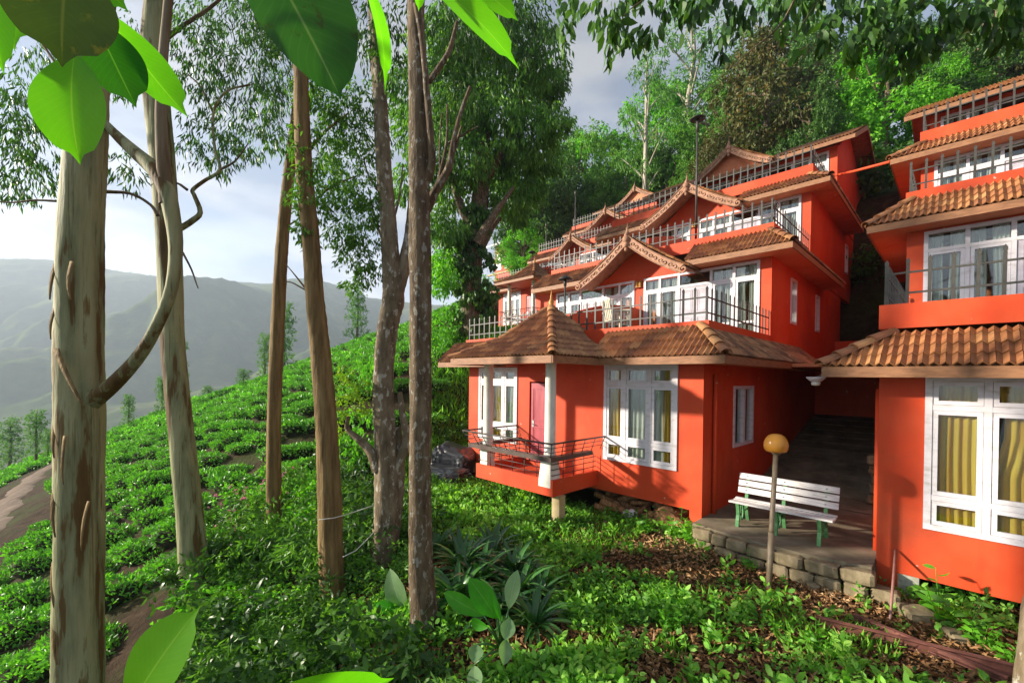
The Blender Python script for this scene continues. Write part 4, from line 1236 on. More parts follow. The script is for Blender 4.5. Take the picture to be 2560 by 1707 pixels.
# ------------------------------------------------------------------ chairs on the terrace, pipe between the houses
M['chair'] = m_noisy('cream_chair', (0.45, 0.40, 0.30), (0.66, 0.62, 0.50), 6, 0.6)
def chair(label, x, y, z, rz):
    t = thing('terrace_chair', label, 'chair', (x, y, z), 'chairs on the terraces')
    Mx = Matrix.Translation((x, y, z)) @ Matrix.Rotation(rz, 4, 'Z')
    xf = lambda p: Mx @ Vector(p)
    mb = MB(xf)
    for i in range(5): mb.box(-.25, .25, -.25 + i * .1, -.16 + i * .1, .40, .425)
    mb.build('seat', M['chair'], t)
    for i in range(5):
        mb = MB(xf); xx = -.22 + i * .095; mb.beam((xx + .02, .24, .43), (xx + .02, .34, .92), .06, .018, up=(0, 1, 0)); mb.build('back_slat', M['chair'], t)
    mb = MB(xf); mb.box(-.27, .27, .30, .33, .86, .93); mb.build('top_rail', M['chair'], t)
    for sx in (-1, 1):
        for sy in (-1, 1):
            mb = MB(xf); mb.box(sx * .25 - .025, sx * .25 + .025, sy * .22 - .025, sy * .22 + .025, 0, .40 if sy > 0 else .62); mb.build('leg', M['chair'], t)
        mb = MB(xf); mb.box(sx * .25 - .04, sx * .25 + .04, -.27, .28, .62, .645); mb.build('arm_rest', M['chair'], t)
chair('cream slatted chair on the lowest terrace right of the curved screen wall', -2.75, 1.3, 3.72, 2.6)
chair('cream slatted chair on the lowest terrace close to the screen wall', -3.3, 2.3, 3.72, 0.4)
mb = MB(); mb.tube([(0.02, 9.9, 9.72), (1.0, 8.9, 9.30), (1.96, 7.75, 8.86)], 0.04, 8)
tag(mb.build('service_pipe', M['wall'], None, True), 'thin orange pipe spanning from the middle house to the right house', 'pipe')

# ------------------------------------------------------------------ clutter on the yard
M['log'] = m_noisy('cut_wood', (0.17, 0.075, 0.03), (0.46, 0.26, 0.11), 5, 0.8, (1, 1, 5), 0.4, 0.02, mid=(0.30, 0.15, 0.06))
rr = random.Random(21)
logs = []
for i in range(3):
    mb = MB(); n = 9; pr = []
    for k in range(n):
        a = 2 * math.pi * k / n; r = (0.085 + 0.02 * rr.uniform(-1, 1)) * (0.55 if i == 1 and math.sin(a) < -.2 else 1)
        pr.append((r * math.cos(a), r * math.sin(a)))
    vs = [(x * s, y * s, z) for z, s in ((-.3, 1), (-.29, 1.04), (0, .96 + .1 * i), (.29, 1.0), (.3, .95)) for x, y in pr]
    mb.add(vs, [(j * n + k, j * n + (k + 1) % n, (j + 1) * n + (k + 1) % n, (j + 1) * n + k) for j in range(4) for k in range(n)] + [tuple(range(n))[::-1], tuple(4 * n + k for k in range(n))])
    me = mb.mesh('firewood_log'); me.materials.append(M['log']); logs.append(me)
for i in range(46):
    o = link('firewood_log', logs[i % 3])
    x, y = rr.uniform(-2.45, -0.35), rr.uniform(-0.05, 0.8)
    o.matrix_world = Matrix.Translation((x, y, gz(x, y) + 0.04 + (0.13 if i % 2 else 0.0) + max(0, y) * 0.2)) @ Matrix.Rotation(rr.uniform(0, 6.28), 4, 'Z') @ Matrix.Rotation(rr.uniform(1.1, 2.0), 4, 'X') @ Matrix.Scale(rr.uniform(.7, 1.15), 4)
    tag(o, 'split firewood log in the pile under the middle house', 'log', 'firewood under the middle house')
def crumple(name, label, cat, c, size, mat, seed, amp=0.18, flat=False):
    bm = bmesh.new(); bmesh.ops.create_icosphere(bm, subdivisions=4, radius=1.0)
    for v in bm.verts:
        d = v.co.normalized()
        p = np.array(d) * 2.2 + seed
        f = 1 + amp * math.sin(p[0] * 2.1 + 1.3 * math.sin(p[1] * 2.7)) + amp * .7 * abs(math.sin(p[2] * 4.1 + p[0] * 3)) + amp * .5 * abs(math.sin(p[1] * 7 + p[2] * 5))
        q = Vector([math.copysign(abs(a) ** .55, a) for a in d]) if flat else d
        v.co = Vector((q.x * size[0], q.y * size[1], q.z * size[2])) * f
    me = bpy.data.meshes.new(name); bm.to_mesh(me); bm.free()
    o = link(name, me, mat); o.location = c
    return tag(o, label, cat)
M['poly'] = m_plain('black_polythene', (0.05, 0.052, 0.058), 0.28, 0, 0.6)
p = GD(1042, 1085)[0]
o = crumple('wrapped_bundle', 'black plastic wrapped bundle on the grass left of the middle house', 'bundle', p + Vector((0, 0, .36)), (0.55, 0.50, 0.44), M['poly'], 2.0, 0.08, True)
o.rotation_euler = (0.1, 0.25, 0.5)
p = GD(1012, 1100)[0]
o = crumple('wrapped_bundle', 'flat black plastic sheet heap beside the wrapped bundle', 'bundle', p + Vector((0, 0, .16)), (0.75, 0.45, 0.22), M['poly'], 5.0, 0.12, True)
o.rotation_euler = (0, 0.05, 0.2)
p = Vector((-1.45, -0.12, 0)); p.z = gz(p.x, p.y) + 0.13
crumple('plastic_bag', 'crumpled white plastic bag lying before the firewood', 'bag', p, (0.13, 0.10, 0.09), M['white'], 9.0, 0.2)
p = Vector((-0.75, 0.1, 0)); p.z = gz(p.x, p.y) + 0.16
crumple('sack', 'brown sack leaning on the firewood near the orange corner pillar', 'sack', p, (0.26, 0.2, 0.24), M['log'], 4.0, 0.12)
M['rust'] = m_noisy('rusty_red_steel', (0.10, 0.036, 0.026), (0.24, 0.095, 0.07), 7, 0.7, None, 0.4, 0.01)
def on_ground(px, py, lift=0.0):
    p, _ = G(px, py); return p + Vector((0, 0, lift))
for (a, b, hgt, lab) in (((2040, 1568), (2640, 1722), 0.11, 'long rusty red steel channel lying on the leaf litter, the nearer one'), ((2135, 1558), (2520, 1722), 0.07, 'shorter rusty red steel channel lying behind the nearer one')):
    A, B = on_ground(*a, .10), on_ground(*b, .10)
    A = A.lerp(B, -0.0)
    d = (B - A).normalized(); s = d.cross(Vector((0, 0, 1))).normalized() * 0.045; u = Vector((0, 0, 1))
    mb = MB(); mb.beam(A, B, 0.012, hgt); mb.beam(A + s * .55 + u * (hgt / 2 - .006), B + s * .55 + u * (hgt / 2 - .006), 0.05, 0.012); mb.beam(A + s * .55 - u * (hgt / 2 - .006), B + s * .55 - u * (hgt / 2 - .006), 0.05, 0.012)
    tag(mb.build('steel_channel', M['rust']), lab, 'channel', 'steel channels on the yard')
A, B = on_ground(2245, 1510, .03), on_ground(2520, 1660, .03)
mb = MB(); mb.tube([A, A.lerp(B, .33) + Vector((0, 0, .02)), A.lerp(B, .66), B], [0.022, 0.021, 0.02, 0.018], 8)
tag(mb.build('bamboo_pole', m_noisy('bamboo', (0.18, 0.13, 0.05), (0.36, 0.27, 0.12), 4, 0.6), None, True), 'thin bamboo pole lying on the ground before the right house', 'pole')
top = onY(2239, 1374, -0.04)
bot = on_ground(2224, 1560)
mb = MB(); mb.tube([bot - Vector((0, 0, .05)), top], 0.016, 8)
tag(mb.build('leaning_rod', m_noisy('rod', (0.20, 0.09, 0.08), (0.33, 0.17, 0.14), 8, 0.5), None, True), 'thin reddish rod leaning against the wall of the right house', 'rod')
rr = random.Random(8)
for px, py, s, lab in ((2290, 1545, .2, 'mossy boulder by the foot of the leaning rod'), (2390, 1600, .13, 'smaller grey stone beside the bamboo pole'), (2030, 1470, .1, 'pale stone in the leaf litter near the lamp pole')):
    p = on_ground(px, py, .02)
    tag(stone_block('boulder', None, p, s * 2, s * 1.5, s * 1.3, rr, M['stone'], rr.uniform(0, 3)), lab, 'stone')

# ------------------------------------------------------------------ leaves
def unit(a):
    return a / np.maximum(np.linalg.norm(a, axis=-1, keepdims=True), 1e-9)
def leaf_geo(P, Dv, L, W, g, fold=0.18, bend=0.12, round_=False):
    """a leaf at every P, pointing along Dv; returns vertices and triangles"""
    n = len(P); P = np.asarray(P, float); Dv = unit(np.asarray(Dv, float))
    L = np.broadcast_to(np.asarray(L, float), (n,))[:, None]; W = np.broadcast_to(np.asarray(W, float), (n,))[:, None]
    S = unit(np.cross(Dv, g.normal(size=(n, 3)))); N = np.cross(S, Dv)
    if not round_:
        b = P; t = P + Dv * L - N * L * bend; m = P + Dv * L * 0.45
        l = m + S * W * .5 + N * W * fold; r = m - S * W * .5 + N * W * fold
        V = np.stack([b, l, t, r], 1).reshape(-1, 3)
        i = np.arange(n)[:, None] * 4
        F = np.concatenate([i + [0, 1, 2], i + [0, 2, 3]], 1).reshape(-1, 3)
    else:
        b = P; t = P + Dv * L - N * L * bend
        m1 = P + Dv * L * 0.30 - N * L * bend * .1; m2 = P + Dv * L * 0.68 - N * L * bend * .45
        l1 = m1 + S * W * .46 + N * W * fold; r1 = m1 - S * W * .46 + N * W * fold
        l2 = m2 + S * W * .42 + N * W * fold; r2 = m2 - S * W * .42 + N * W * fold
        V = np.stack([b, l1, l2, t, r2, r1], 1).reshape(-1, 3)
        i = np.arange(n)[:, None] * 6
        F = np.concatenate([i + [0, 1, 5], i + [1, 2, 4], i + [1, 4, 5], i + [2, 3, 4]], 1).reshape(-1, 3)
    return V, F
def join(parts):
    Vs, Fs, k = [], [], 0
    for V, F in parts:
        Vs.append(V); Fs.append(F + k); k += len(V)
    return np.vstack(Vs), np.vstack(Fs)
def ball(n, g, shell=0.45):
    d = unit(g.normal(size=(n, 3)))
    return d, (shell + (1 - shell) * g.random(n)[:, None] ** 0.6)
def spray(clusters, per, L, W, droop, g, round_=False, twig=3, flat=0.8, jitter=0.3):
    """leaves gathered on short twigs inside each cluster (centre, radius): clumps with gaps between"""
    Ps, Ds, Ls = [], [], []
    for c, r in clusters:
        c = np.array(c, float)
        n = max(6, int(per * (r if np.isscalar(r) else 1.0) ** 1.6))
        nt = max(2, n // 7)
        d, s = ball(nt, g, 0.25)
        tp = c + d * s * np.array([r, r, r * flat])
        k = g.integers(0, nt, n)
        td = unit(d[k] * 0.8 + g.normal(size=(n, 3)) * 0.35 + np.array([0, 0, -droop * 0.8]))
        along = g.random(n)[:, None]
        p = tp[k] + td * along * 0.30 * r * (0.5 + jitter) + g.normal(size=(n, 3)) * L * 0.25
        dd = unit(td * 0.5 + unit(g.normal(size=(n, 3))) * (1 - droop * .75) + np.array([0, 0, -1.0]) * droop * 1.3)
        Ps.append(p); Ds.append(dd); Ls.append(L * (0.65 + 0.6 * g.random(n)))
    P, Dd, LL = np.vstack(Ps), np.vstack(Ds), np.concatenate(Ls)
    return leaf_geo(P, Dd, LL, LL * (W / L), g, round_=round_)

LEAF = {
    'euca': m_leaf('gum_leaf', [(0.018, 0.050, 0.012), (0.034, 0.085, 0.018), (0.062, 0.135, 0.030)], 0.30, 0.38, gain=2.00),
    'dark': m_leaf('dark_evergreen_leaf', [(0.010, 0.028, 0.006), (0.022, 0.058, 0.010), (0.05, 0.105, 0.018)], 0.25, 0.40, gain=2.20),
    'mid': m_leaf('mid_green_leaf', [(0.020, 0.055, 0.008), (0.042, 0.105, 0.014), (0.085, 0.17, 0.024)], 0.32, 0.42, gain=2.30),
    'bright': m_leaf('bright_green_leaf', [(0.035, 0.115, 0.008), (0.06, 0.19, 0.012), (0.12, 0.29, 0.02)], 0.40, 0.42, gain=1.90),
    'yellow': m_leaf('yellow_green_leaf', [(0.08, 0.17, 0.012), (0.15, 0.26, 0.02), (0.26, 0.34, 0.05)], 0.42, 0.42, gain=1.30),
    'brown': m_leaf('bronze_leaf', [(0.03, 0.05, 0.012), (0.075, 0.065, 0.02), (0.05, 0.085, 0.018), (0.14, 0.10, 0.032)], 0.25, 0.5, tcol=(1.4, 1.2, 0.5), gain=1.30),
    'tea': m_leaf('tea_leaf', [(0.022, 0.065, 0.010), (0.042, 0.125, 0.012), (0.085, 0.22, 0.018)], 0.28, 0.40, 0.42, clump=0.4, gain=3.10),
    'litter': m_leaf('dry_leaf', [(0.075, 0.035, 0.014), (0.16, 0.08, 0.032), (0.30, 0.17, 0.075), (0.44, 0.30, 0.16)], 0.15, 0.7, 0.2, tcol=(1.1, 0.9, 0.6), gain=1.25),
    'strap': m_leaf('strap_leaf', [(0.012, 0.045, 0.010), (0.022, 0.075, 0.014), (0.04, 0.12, 0.02)], 0.2, 0.28, 0.6, gain=1.80),
    'grass': m_leaf('grass_blade', [(0.035, 0.10, 0.010), (0.07, 0.175, 0.016), (0.14, 0.26, 0.035)], 0.35, 0.45, gain=2.00),
    'far': m_leaf('far_tree_leaf', [(0.025, 0.07, 0.015), (0.045, 0.115, 0.022), (0.085, 0.17, 0.03)], 0.3, 0.6, clump=0.2, gain=2.30),
    'pink': m_leaf('pink_petal', [(0.45, 0.16, 0.24), (0.62, 0.30, 0.40)], 0.4, 0.5, tcol=(1.1, .9, .9), gain=1.20),
}
def m_gum(name):
    """gum bark: smooth grey-green skin, cream and ochre plates, brown peeling patches with sharp edges"""
    m, ns, ls, b = nm(name)
    big = noise(ns, ls, 1.0, 5, .55, (4.2, 4.2, .62)); fine = noise(ns, ls, 1.0, 7, .65, (17, 17, 1.1)); st = noise(ns, ls, 1.0, 6, .6, (30, 30, .8))
    r = ramp(ns, [(.32, (.085, .048, .020)), (.44, (.135, .080, .032)), (.465, (.20, .20, .13)), (.52, (.26, .27, .19)), (.56, (.33, .31, .21)), (.64, (.36, .36, .27)), (.67, (.19, .13, .06)), (.78, (.14, .09, .04))])
    r.color_ramp.interpolation = 'LINEAR'
    mm = ns.new('ShaderNodeMath'); mm.operation = 'MULTIPLY_ADD'; mm.inputs[1].default_value = .22; ls.new(fine.outputs['Fac'], mm.inputs[0])
    m2 = ns.new('ShaderNodeMath'); m2.operation = 'MULTIPLY_ADD'; m2.inputs[1].default_value = .95; m2.inputs[2].default_value = -.085; ls.new(big.outputs['Fac'], m2.inputs[0]); ls.new(m2.outputs[0], mm.inputs[2])
    ls.new(mm.outputs[0], r.inputs['Fac'])
    r2 = ramp(ns, [(.56, (0, 0, 0)), (.66, (.6, .6, .6))]); ls.new(st.outputs['Fac'], r2.inputs['Fac'])
    c = mixrgb(ns, ls, r2.outputs['Color'], r.outputs['Color'], (.07, .045, .02))
    c = mixrgb(ns, ls, 1.0, c, (.86, .88, .64), 'MULTIPLY')
    ls.new(c, b.inputs['Base Color']); b.inputs['Roughness'].default_value = .7; b.inputs['Specular IOR Level'].default_value = .2
    bump(ns, ls, mm.outputs[0], b, .8, .05)
    return m
BARK = {
    'gum': m_gum('pale_gum_bark'),
    'gum2': m_bark('stringy_gum_bark', [(0.25, (0.050, 0.032, 0.014)), (0.5, (0.144, 0.101, 0.054)), (0.75, (0.259, 0.223, 0.151))], (8, 8, 0.5), 1.0, 0.5, 0.025),
    'tan': m_bark('tan_bark', [(0.28, (0.075, 0.045, 0.016)), (0.5, (0.185, 0.12, 0.045)), (0.75, (0.30, 0.215, 0.09))], (14, 14, 1.2), 1.0, 0.7, 0.03),
    'dark': m_bark('dark_lichen_bark', [(0.3, (0.05, 0.034, 0.019)), (0.5, (0.125, 0.088, 0.05)), (0.75, (0.22, 0.165, 0.10))], (12, 12, 3.0), 1.0, 0.9, 0.035, ((0.30, 0.29, 0.24), 16)),
    'grey': m_bark('grey_mottled_bark', [(0.3, (0.065, 0.048, 0.027)), (0.5, (0.165, 0.125, 0.075)), (0.75, (0.29, 0.24, 0.165))], (9, 9, 3.0), 1.0, 0.7, 0.03, ((0.42, 0.40, 0.33), 11)),
    'white': m_bark('white_bark', [(0.3, (0.22, 0.19, 0.14)), (0.7, (0.50, 0.46, 0.38))], (6, 6, 1.0), 1.0, 0.3, 0.02),
}
def catmull(pts, m):
    P = np.array([list(p) for p in pts], float)
    P = np.vstack([2 * P[0] - P[1], P, 2 * P[-1] - P[-2]])
    t = np.linspace(0, len(P) - 3 - 1e-6, m); k = t.astype(int); f = (t - k)[:, None]
    a, b, c, d = P[k], P[k + 1], P[k + 2], P[k + 3]
    return 0.5 * ((2 * b) + (-a + c) * f + (2 * a - 5 * b + 4 * c - d) * f ** 2 + (-a + 3 * b - 3 * c + d) * f ** 3)
def stem_mesh(pts, rad, n=14, m=40, rough=0.05, seed=0, flute=0.0, grit=0.0):
    """a trunk or limb with an uneven, slightly fluted surface"""
    Q = catmull(pts, m); r = np.interp(np.linspace(0, 1, m), np.linspace(0, 1, len(rad)), rad)
    g = np.random.default_rng(seed)
    T = unit(np.gradient(Q, axis=0))
    ref = unit(np.cross(T[0], [0.31, 0.83, 0.17])); V = []
    ph = g.random(4) * 6
    a = np.linspace(0, 2 * np.pi, n, endpoint=False)
    for i in range(m):
        s = unit(ref - T[i] * (ref @ T[i])); ref = s; t = np.cross(T[i], s)
        z = i / m * 9
        rr_ = r[i] * (1 + flute * np.sin(3 * a + ph[0] + z * .5) + rough * np.sin(5 * a + z * 2.1 + ph[1]) * np.cos(z * 3.3 + ph[2]) + rough * .6 * np.sin(2 * a - z * 1.7 + ph[3]))
        if grit: rr_ = rr_ * (1 + grit * g.normal(size=n))
        V.append(Q[i] + (s[None] * np.cos(a)[:, None] + t[None] * np.sin(a)[:, None]) * rr_[:, None])
    V = np.vstack(V)
    ii, jj = np.meshgrid(np.arange(m - 1), np.arange(n), indexing='ij')
    q = np.stack([ii * n + jj, ii * n + (jj + 1) % n, (ii + 1) * n + (jj + 1) % n, (ii + 1) * n + jj], -1).reshape(-1, 4)
    me = np_mesh('stem', V, q); smooth_mesh(me)
    return me
def crown(clusters, per, L, W, droop, mat, parent, seed, round_=False, flat=0.8, name='crown'):
    g = np.random.default_rng(seed)
    V, F = spray(clusters, per, L, W, droop, g, round_, flat=flat)
    return link(name, np_mesh(name, V, F), mat, parent)
def pxr(w_d, d):   # half width of something w_d pixels wide (2352 px view) at depth d
    return w_d * 1.08844 / FPX * d / 2

# ------------------------------------------------------------------ the trees at the left, near
def obl(x):   # things far off the axis of a wide lens look wider than they are
    return 1 / math.sqrt(1 + ((x * 1.08844 - CXP) / FPX) ** 2)
def trunk_from(pts, d, widths):
    return [D(x, y, d) for x, y in pts], [pxr(w, d) * obl(x) for w, (x, y) in zip(widths, pts)]
NEAR = []
def near_tree(label, pts, widths, d, bark, seed, limbs=(), clusters=(), per=160, L=0.14, W=0.026, droop=0.75, leaf='euca', flute=0.03, rough=0.03, crown_list=None):
    P, Rr = trunk_from(pts, d, widths)
    b = P[-1]
    dirv = (P[-1] - P[-2]).normalized()
    P = P + [P[-1] + dirv * 1.2]; Rr = Rr + [Rr[-1] * 1.15]
    up = (P[0] - P[1]).normalized()
    P = [P[0] + up * 3.0] + P; Rr = [Rr[0] * 0.7] + Rr
    t = thing('forest_tree', label, 'tree', b)
    link('trunk', stem_mesh(P[::-1], Rr[::-1], 26, 150, rough, seed, flute, 0.022 if bark in ('dark', 'grey', 'tan') else 0.008), BARK[bark], t)
    for li, (lp_, lw_, ld) in enumerate(limbs):
        q = [D(x, y, d + (ld[i] if hasattr(ld, '__len__') else ld)) for i, (x, y) in enumerate(lp_)]
        link('branch', stem_mesh(q, [pxr(w, d) * obl(lp_[0][0]) for w in np.interp(np.linspace(0, 1, len(q)), np.linspace(0, 1, len(lw_)), lw_)], 10, 36, rough, seed + li + 1, flute), BARK['gum2' if bark == 'gum' and li else bark], t)
    if clusters:
        cl = [(D(x, y, d + dd), r) for x, y, dd, r in clusters]
        crown(cl, per, L, W, droop, LEAF[leaf], t, seed + 50)
    NEAR.append(t)
    return t
dt = 4.6
t1 = near_tree('thick pale gum tree with peeling bark and a curved limb, leftmost in the photo',
    [(232, -40), (212, 130), (198, 330), (186, 520), (181, 760), (181, 960), (181, 1200), (180, 1450), (180, 1600)], [80, 90, 106, 114, 120, 126, 124, 126, 128], dt, 'gum', 1,
    limbs=[([(205, 925), (262, 880), (318, 820), (362, 745), (393, 665), (404, 580), (397, 500), (380, 430), (350, 385), (310, 350), (262, 305), (215, 255)], [60, 44, 36, 33, 33, 36, 42, 48, 46, 38, 28, 20], [0, -.1, -.15, -.2, -.2, -.2, -.2, -.2, -.15, -.1, 0, .1]),
           ([(385, 470), (372, 330), (372, 180), (385, 20), (395, -60)], [40, 30, 24, 22, 20], -.2),
           ([(130, 462), (80, 460), (20, 465), (-60, 455)], [9, 7, 5, 4], .3), ([(130, 150), (90, 90), (50, 30), (20, -20)], [10, 8, 6, 5], .6),
           ([(240, 440), (300, 445), (345, 470), (362, 495)], [12, 9, 9, 12], 0.2)],
    clusters=[(x, y, dd, r) for x, y, dd, r in ((20, 190, 2.5, .5), (75, 240, 2.2, .5), (35, 300, 2.0, .45), (85, 330, 2.5, .45), (20, 360, 2, .45), (60, 410, 2, .4), (105, 400, 2.4, .35), (10, 430, 2, .35), (-40, 260, 2.2, .6), (-60, 400, 2.2, .5), (300, 410, 2.6, .25), (270, 370, 2.8, .25), (40, 110, 3, .5), (265, 190, 3, .35), (300, 60, 3, .4))],
    per=720, L=0.14, W=0.027, droop=0.7, crown_list=None)
# peeling bark ribbons
rr = random.Random(12)
for (x, y, x2, y2, w, off) in ((136, 590, 124, 690, 12, .12), (134, 690, 126, 780, 10, .12), (130, 800, 203, 935, 17, .25), (130, 960, 134, 1050, 12, .13), (128, 1110, 136, 1230, 13, .14), (124, 1290, 134, 1390, 10, .1), (165, 600, 172, 690, 12, .24), (126, 1400, 142, 1520, 13, .14), (150, 1000, 156, 1110, 9, .22), (205, 1150, 196, 1260, 9, .22)):
    a, b = D(x, y, dt - off), D(x2, y2, dt - off - .05)
    mb = MB(); n = 8; w_ = pxr(w, dt) * .8
    vs = []
    for i in range(n + 1):
        s = i / n; p = a.lerp(b, s) - CF * (0.05 * math.sin(s * 2.2)) + CR * (0.004 * math.sin(s * 5 + x))
        ww = w_ * (1 - 0.75 * s ** 2)
        tw = s * .35
        vs += [p - CR * ww * math.cos(tw) - CF * ww * math.sin(tw), p + CR * ww * math.cos(tw) + CF * ww * math.sin(tw)]
    mb.add(vs, [(2 * i, 2 * i + 1, 2 * i + 3, 2 * i + 2) for i in range(n)])
    o = mb.build('bark_strip', BARK['tan'], t1, True)
    md = o.modifiers.new('thick', 'SOLIDIFY'); md.thickness = 0.003

near_tree('pale gum tree with a zigzag branch, second from the left',
    [(366, -40), (352, 120), (362, 250), (378, 420), (390, 600), (398, 800), (416, 980), (436, 1180), (450, 1330), (456, 1420)], [62, 66, 66, 60, 60, 60, 62, 66, 72, 78], 7.6, 'gum', 11,
    limbs=[([(405, 530), (440, 508), (460, 488), (447, 450), (443, 436), (470, 415), (505, 390), (493, 340), (490, 260), (520, 210), (575, 195)], [18, 16, 14, 12, 11, 10, 9, 8, 7, 6, 5], 0.2),
           ([(505, 390), (540, 370), (570, 330)], [7, 5, 3], 0.2), ([(430, 436), (415, 425), (405, 420)], [8, 7, 5], .1),
           ([(365, 100), (420, 60), (480, 20), (540, -30)], [18, 12, 10, 7], 0.4), ([(490, 260), (460, 200), (430, 170)], [6, 5, 3], .2), ([(420, 580), (440, 620), (455, 662)], [6, 5, 3], 0.0)],
    clusters=[(450, 40, 1, .55), (520, 30, 1.5, .6), (590, 20, 1.5, .6), (640, 70, 1.5, .6), (560, 90, 1, .6), (480, 110, .5, .5), (610, 140, 1, .55), (660, 140, 1.5, .5), (530, 170, .5, .5), (440, 160, .5, .45), (590, 215, 1, .5), (640, 230, 1.5, .5), (480, 230, .4, .4), (560, 270, .7, .45), (620, 300, 1, .45), (460, 300, .4, .4), (520, 330, .4, .4), (500, 375, .3, .3), (430, 90, .6, .5), (575, 330, .7, .35), (650, 10, 2, .7), (440, 350, .4, .3), (650, 330, 1.4, .35)],
    per=900, L=0.145, W=0.029, droop=0.72)
near_tree('slim leaning brown trunk left of the straight tan tree',
    [(688, 205), (676, 310), (662, 420), (650, 540), (641, 680), (634, 820), (629, 960), (628, 1100), (630, 1210), (634, 1275)], [24, 26, 28, 29, 31, 33, 34, 36, 36, 38], 9.0, 'tan', 21,
    limbs=[([(660, 520), (672, 512), (684, 505)], [6, 4, 3], -.05)], clusters=[(700, 120, .5, .5), (660, 200, .6, .4), (720, 60, .5, .5), (640, 120, .8, .4)], per=500, leaf='euca')
near_tree('straight tan trunk with small leafy shoots around its upper half',
    [(690, 120), (694, 260), (700, 400), (713, 540), (723, 680), (737, 820), (748, 960), (755, 1100), (759, 1240), (764, 1390)], [34, 37, 39, 41, 44, 48, 50, 54, 58, 62], 6.6, 'tan', 31,
    limbs=[([(700, 660), (672, 625), (655, 605)], [5, 3, 2], 0), ([(700, 665), (668, 648), (650, 650)], [4, 3, 2], 0), ([(702, 350), (750, 300), (800, 260)], [10, 7, 4], .4), ([(705, 480), (760, 430), (830, 400)], [8, 6, 3], .5)],
    clusters=[(705, 215, .2, .26), (735, 260, .4, .34), (700, 300, .1, .22), (770, 230, .5, .4), (690, 345, 0, .18), (745, 330, .4, .36), (800, 290, .6, .42), (830, 230, .7, .4), (700, 400, 0, .22), (740, 410, .3, .34), (800, 380, .6, .42), (845, 330, .8, .4), (700, 460, 0, .24), (735, 480, .2, .26), (700, 525, 0, .2), (775, 450, .5, .36), (830, 440, .7, .4), (790, 520, .5, .32), (840, 540, .7, .34), (820, 600, .6, .3), (785, 560, .5, .2), (850, 620, .7, .3), (810, 655, .6, .18), (690, 490, 0, .12), (850, 480, .7, .34), (715, 555, .1, .16)],
    per=2300, L=0.09, W=0.03, droop=0.55, leaf='mid')
near_tree('knotted grey double trunk between the tan tree and the dark trunk',
    [(868, 150), (876, 260), (884, 400), (893, 520), (900, 620), (903, 690), (892, 745), (882, 830), (880, 920), (884, 1020), (887, 1120), (884, 1230), (878, 1300), (876, 1370)], [30, 32, 34, 38, 44, 54, 46, 44, 46, 50, 58, 62, 60, 62], 7.2, 'grey', 41,
    limbs=[([(903, 690), (920, 640), (936, 570), (946, 500), (952, 430)], [42, 34, 30, 26, 22], [0, 0, .1, .2, .3]),
           ([(890, 1120), (915, 1060), (935, 1010), (925, 960), (918, 900)], [34, 28, 22, 16, 12], .05), ([(896, 1250), (912, 1150), (918, 1060), (912, 980)], [36, 30, 26, 20], .12),
           ([(868, 1080), (850, 1035), (820, 1005), (798, 985), (800, 955)], [26, 22, 16, 12, 8], -.1),
           ([(885, 470), (870, 440), (845, 400), (835, 360)], [8, 6, 4, 3], 0.1), ([(884, 570), (862, 500), (845, 430)], [6, 4, 3], 0.1), ([(900, 520), (918, 450), (925, 380)], [6, 5, 3], 0.1)],
    clusters=[(790, 900, -.1, .26), (775, 940, -.1, .22), (810, 930, -.1, .24), (790, 860, 0, .2), (825, 890, 0, .2), (770, 985, -.1, .12), (845, 940, 0, .2)],
    per=1500, L=0.075, W=0.026, droop=0.3, leaf='yellow', rough=0.07, flute=0.06)
t5 = near_tree('dark straight lichen spotted trunk, rightmost of the near trunks',
    [(955, -20), (957, 120), (960, 270), (963, 420), (965, 580), (966, 760), (965, 940), (964, 1120), (965, 1280), (972, 1400), (974, 1465)], [40, 41, 43, 46, 49, 50, 51, 52, 55, 62, 70], 5.5, 'dark', 51,
    limbs=[([(975, 425), (992, 375), (988, 300), (982, 230), (975, 150), (966, 70), (955, 10)], [22, 18, 16, 15, 14, 13, 12], [0, -.05, -.1, -.1, -.1, -.1, -.1]),
           ([(970, 500), (1000, 440), (1030, 385), (1040, 330), (1055, 270), (1080, 200)], [26, 22, 18, 12, 10, 8], .3), ([(1010, 425), (1042, 350), (1060, 290)], [14, 9, 5], .35), ([(1005, 430), (1025, 330), (1028, 240)], [12, 7, 4], .3), ([(1030, 330), (1080, 300), (1100, 290)], [7, 4, 2], .35), ([(985, 190), (1030, 120), (1050, 50)], [14, 12, 8], .2), ([(1012, 420), (1010, 330), (1015, 260)], [6, 4, 3], .3)],
    clusters=[(1000, 40, 1.2, .5), (1060, 60, 1.4, .55), (1120, 40, 1.6, .6), (900, 50, 1.2, .5), (860, 40, 1.5, .5), (800, 60, 2, .6), (1050, 150, 1.4, .5), (1110, 130, 1.6, .5), (910, 130, 1.5, .4), (1180, 90, 1.8, .5), (1150, 10, 1.6, .6), (1220, 40, 2, .6), (1080, 230, 1.4, .4), (870, 110, 1.6, .4)],
    per=620, L=0.13, W=0.028, droop=0.75, leaf='dark', rough=0.05)
# string tied between two trunks
a, b = D(733, 1193, 6.3), D(858, 1160, 6.95)
mb = MB(); mb.tube([a, a.lerp(b, .25) - Vector((0, 0, .03)), a.lerp(b, .5) - Vector((0, 0, .03)), a.lerp(b, .75) - Vector((0, 0, .015)), b], 0.007, 6)
tag(mb.build('string', M['column'], None, True), 'pale string tied between the tan trunk and the grey trunk', 'string')
a, b = D(788, 1278, 6.4), D(858, 1222, 6.9)
mb = MB(); mb.tube([a, a.lerp(b, .4) - Vector((0, 0, .06)), a.lerp(b, .75) - Vector((0, 0, .03)), b], 0.007, 6)
tag(mb.build('string', M['column'], None, True), 'slack lower string hanging beside the tan trunk', 'string')
